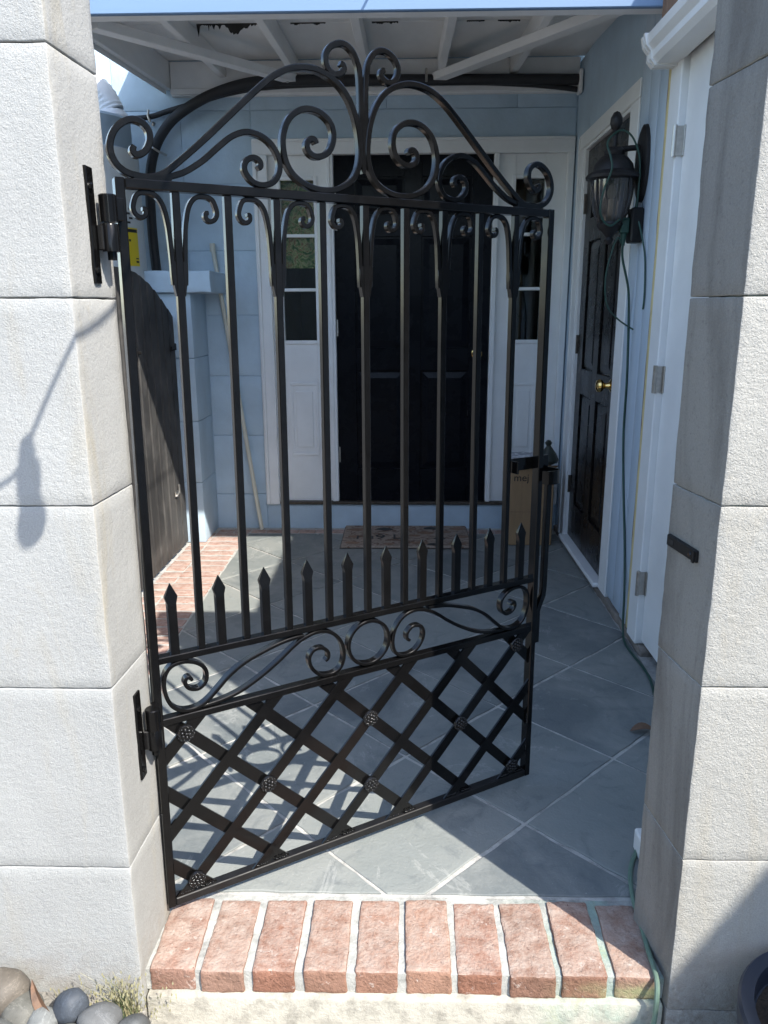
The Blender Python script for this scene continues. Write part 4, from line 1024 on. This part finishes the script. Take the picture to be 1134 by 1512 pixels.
tuft('grass_tuft', 'dry seeding grass tuft growing between the wall foot and the brick step', (-.560, 1.258, -.055), 90, .135, .11, 34)
tuft('grass_tuft', 'small wispy grass sprig behind the upright slate blue pebble', (-.675, 1.270, -.05), 16, .085, .03, 3)
pt = empty('plant_pot', (.785, 1.100, -.17)); tag(pt, 'dark blue plastic plant pot on the ground before the right wall', 'plant pot')
MB().lathe([(0, .002), (.135, .002), (.165, .24), (.185, .245), (.187, .285), (.182, .292), (.160, .290), (.158, .25), (.150, .245)], 48).build('pot_shell', 'pot', pt)
so_ = MB(); n = 20
so_.v.append((0, 0, .252))
for rr in (.05, .10, .157):
    so_.v += [(rr*math.cos(2*math.pi*t/n), rr*math.sin(2*math.pi*t/n), .247+.006*mnoise.noise(Vector((rr*60, t*.8, 1)))) for t in range(n)]
for t in range(n):
    so_.f.append((0, 1+t, 1+(t+1) % n)); so_.mi.append(0)
    for r_ in range(2): so_.f.append((1+r_*n+t, 1+r_*n+(t+1) % n, 1+(r_+1)*n+(t+1) % n, 1+(r_+1)*n+t)); so_.mi.append(0)
so_.build('soil', 'soil', pt)
pl = empty('potted_plant', (.785, 1.100, .08)); tag(pl, 'low leafy plant growing in the dark blue pot', 'plant')
fo = MB(); stx = MB()
for c_ in range(26):
    a = random.uniform(0, 6.28); rr = .145*math.sqrt(random.random()); cx, cy = rr*math.cos(a), rr*math.sin(a); hh = random.uniform(.015, .055)
    stx.tube([(cx, cy, -.004), (cx*1.03, cy*1.03, hh)], .0014, 5)
    for e in range(9):
        b = random.uniform(0, 6.28); L = random.uniform(.010, .018); p = Vector((cx*1.03, cy*1.03, hh+random.uniform(-.012, .008)))
        d = Vector((math.cos(b), math.sin(b), random.uniform(-.1, .5))); q = p+d*L; s_ = Vector((-d.y, d.x, 0))*L*.45; m_ = p+d*L*.5
        b0 = len(fo.v); fo.v += [tuple(p), tuple(m_+s_), tuple(q), tuple(m_-s_)]; fo.f.append((b0, b0+1, b0+2, b0+3)); fo.mi.append(0)
fob = fo.build('leaves', 'leaf', pl, smooth=False); fob['kind'] = 'stuff'
stx.build('stems', 'leaf', pl)['kind'] = 'stuff'

# string light cable overhead, out of frame, whose shadow falls on the left wall
sl = empty('string_light', (-.193, .80, 1.835)); tag(sl, 'string light bulb in its socket hanging on a black cable before the gate', 'string light')
SO = Vector((-.193, .80, 1.835))
cab = [(.02, 2.94, 2.56), (.0, 2.2, 2.50), (-.04, 1.45, 2.30), (-.075, 1.08, 2.12), (-.085, .95, 2.05), (-.086, .84, 2.025), (-.14, .80, 1.93), (-.193, .80, 1.835), (-.25, .80, 1.76), (-.50, .80, 1.665), (-.95, .80, 1.35), (-1.5, .85, .60), (-1.9, .9, -.15)]
MB().tube([p-SO for p in spline(cab, 6)], .0042, 8).build('cable', 'rubber', sl)
b_ = MB().lathe([(0, 0), (.009, .0), (.011, -.012), (.013, -.030), (.009, -.038), (.013, -.044), (.0175, -.052), (.0175, -.085), (.015, -.10), (.017, -.115), (.021, -.135), (.0215, -.152), (.017, -.168), (.008, -.177), (0, -.179)], 18)
b_.v = [(x_-.002+z_*.05, y_, z_+.004) for x_, y_, z_ in b_.v]; b_.build('bulb_and_socket', 'rubber', sl)

bpy.context.view_layer.update()
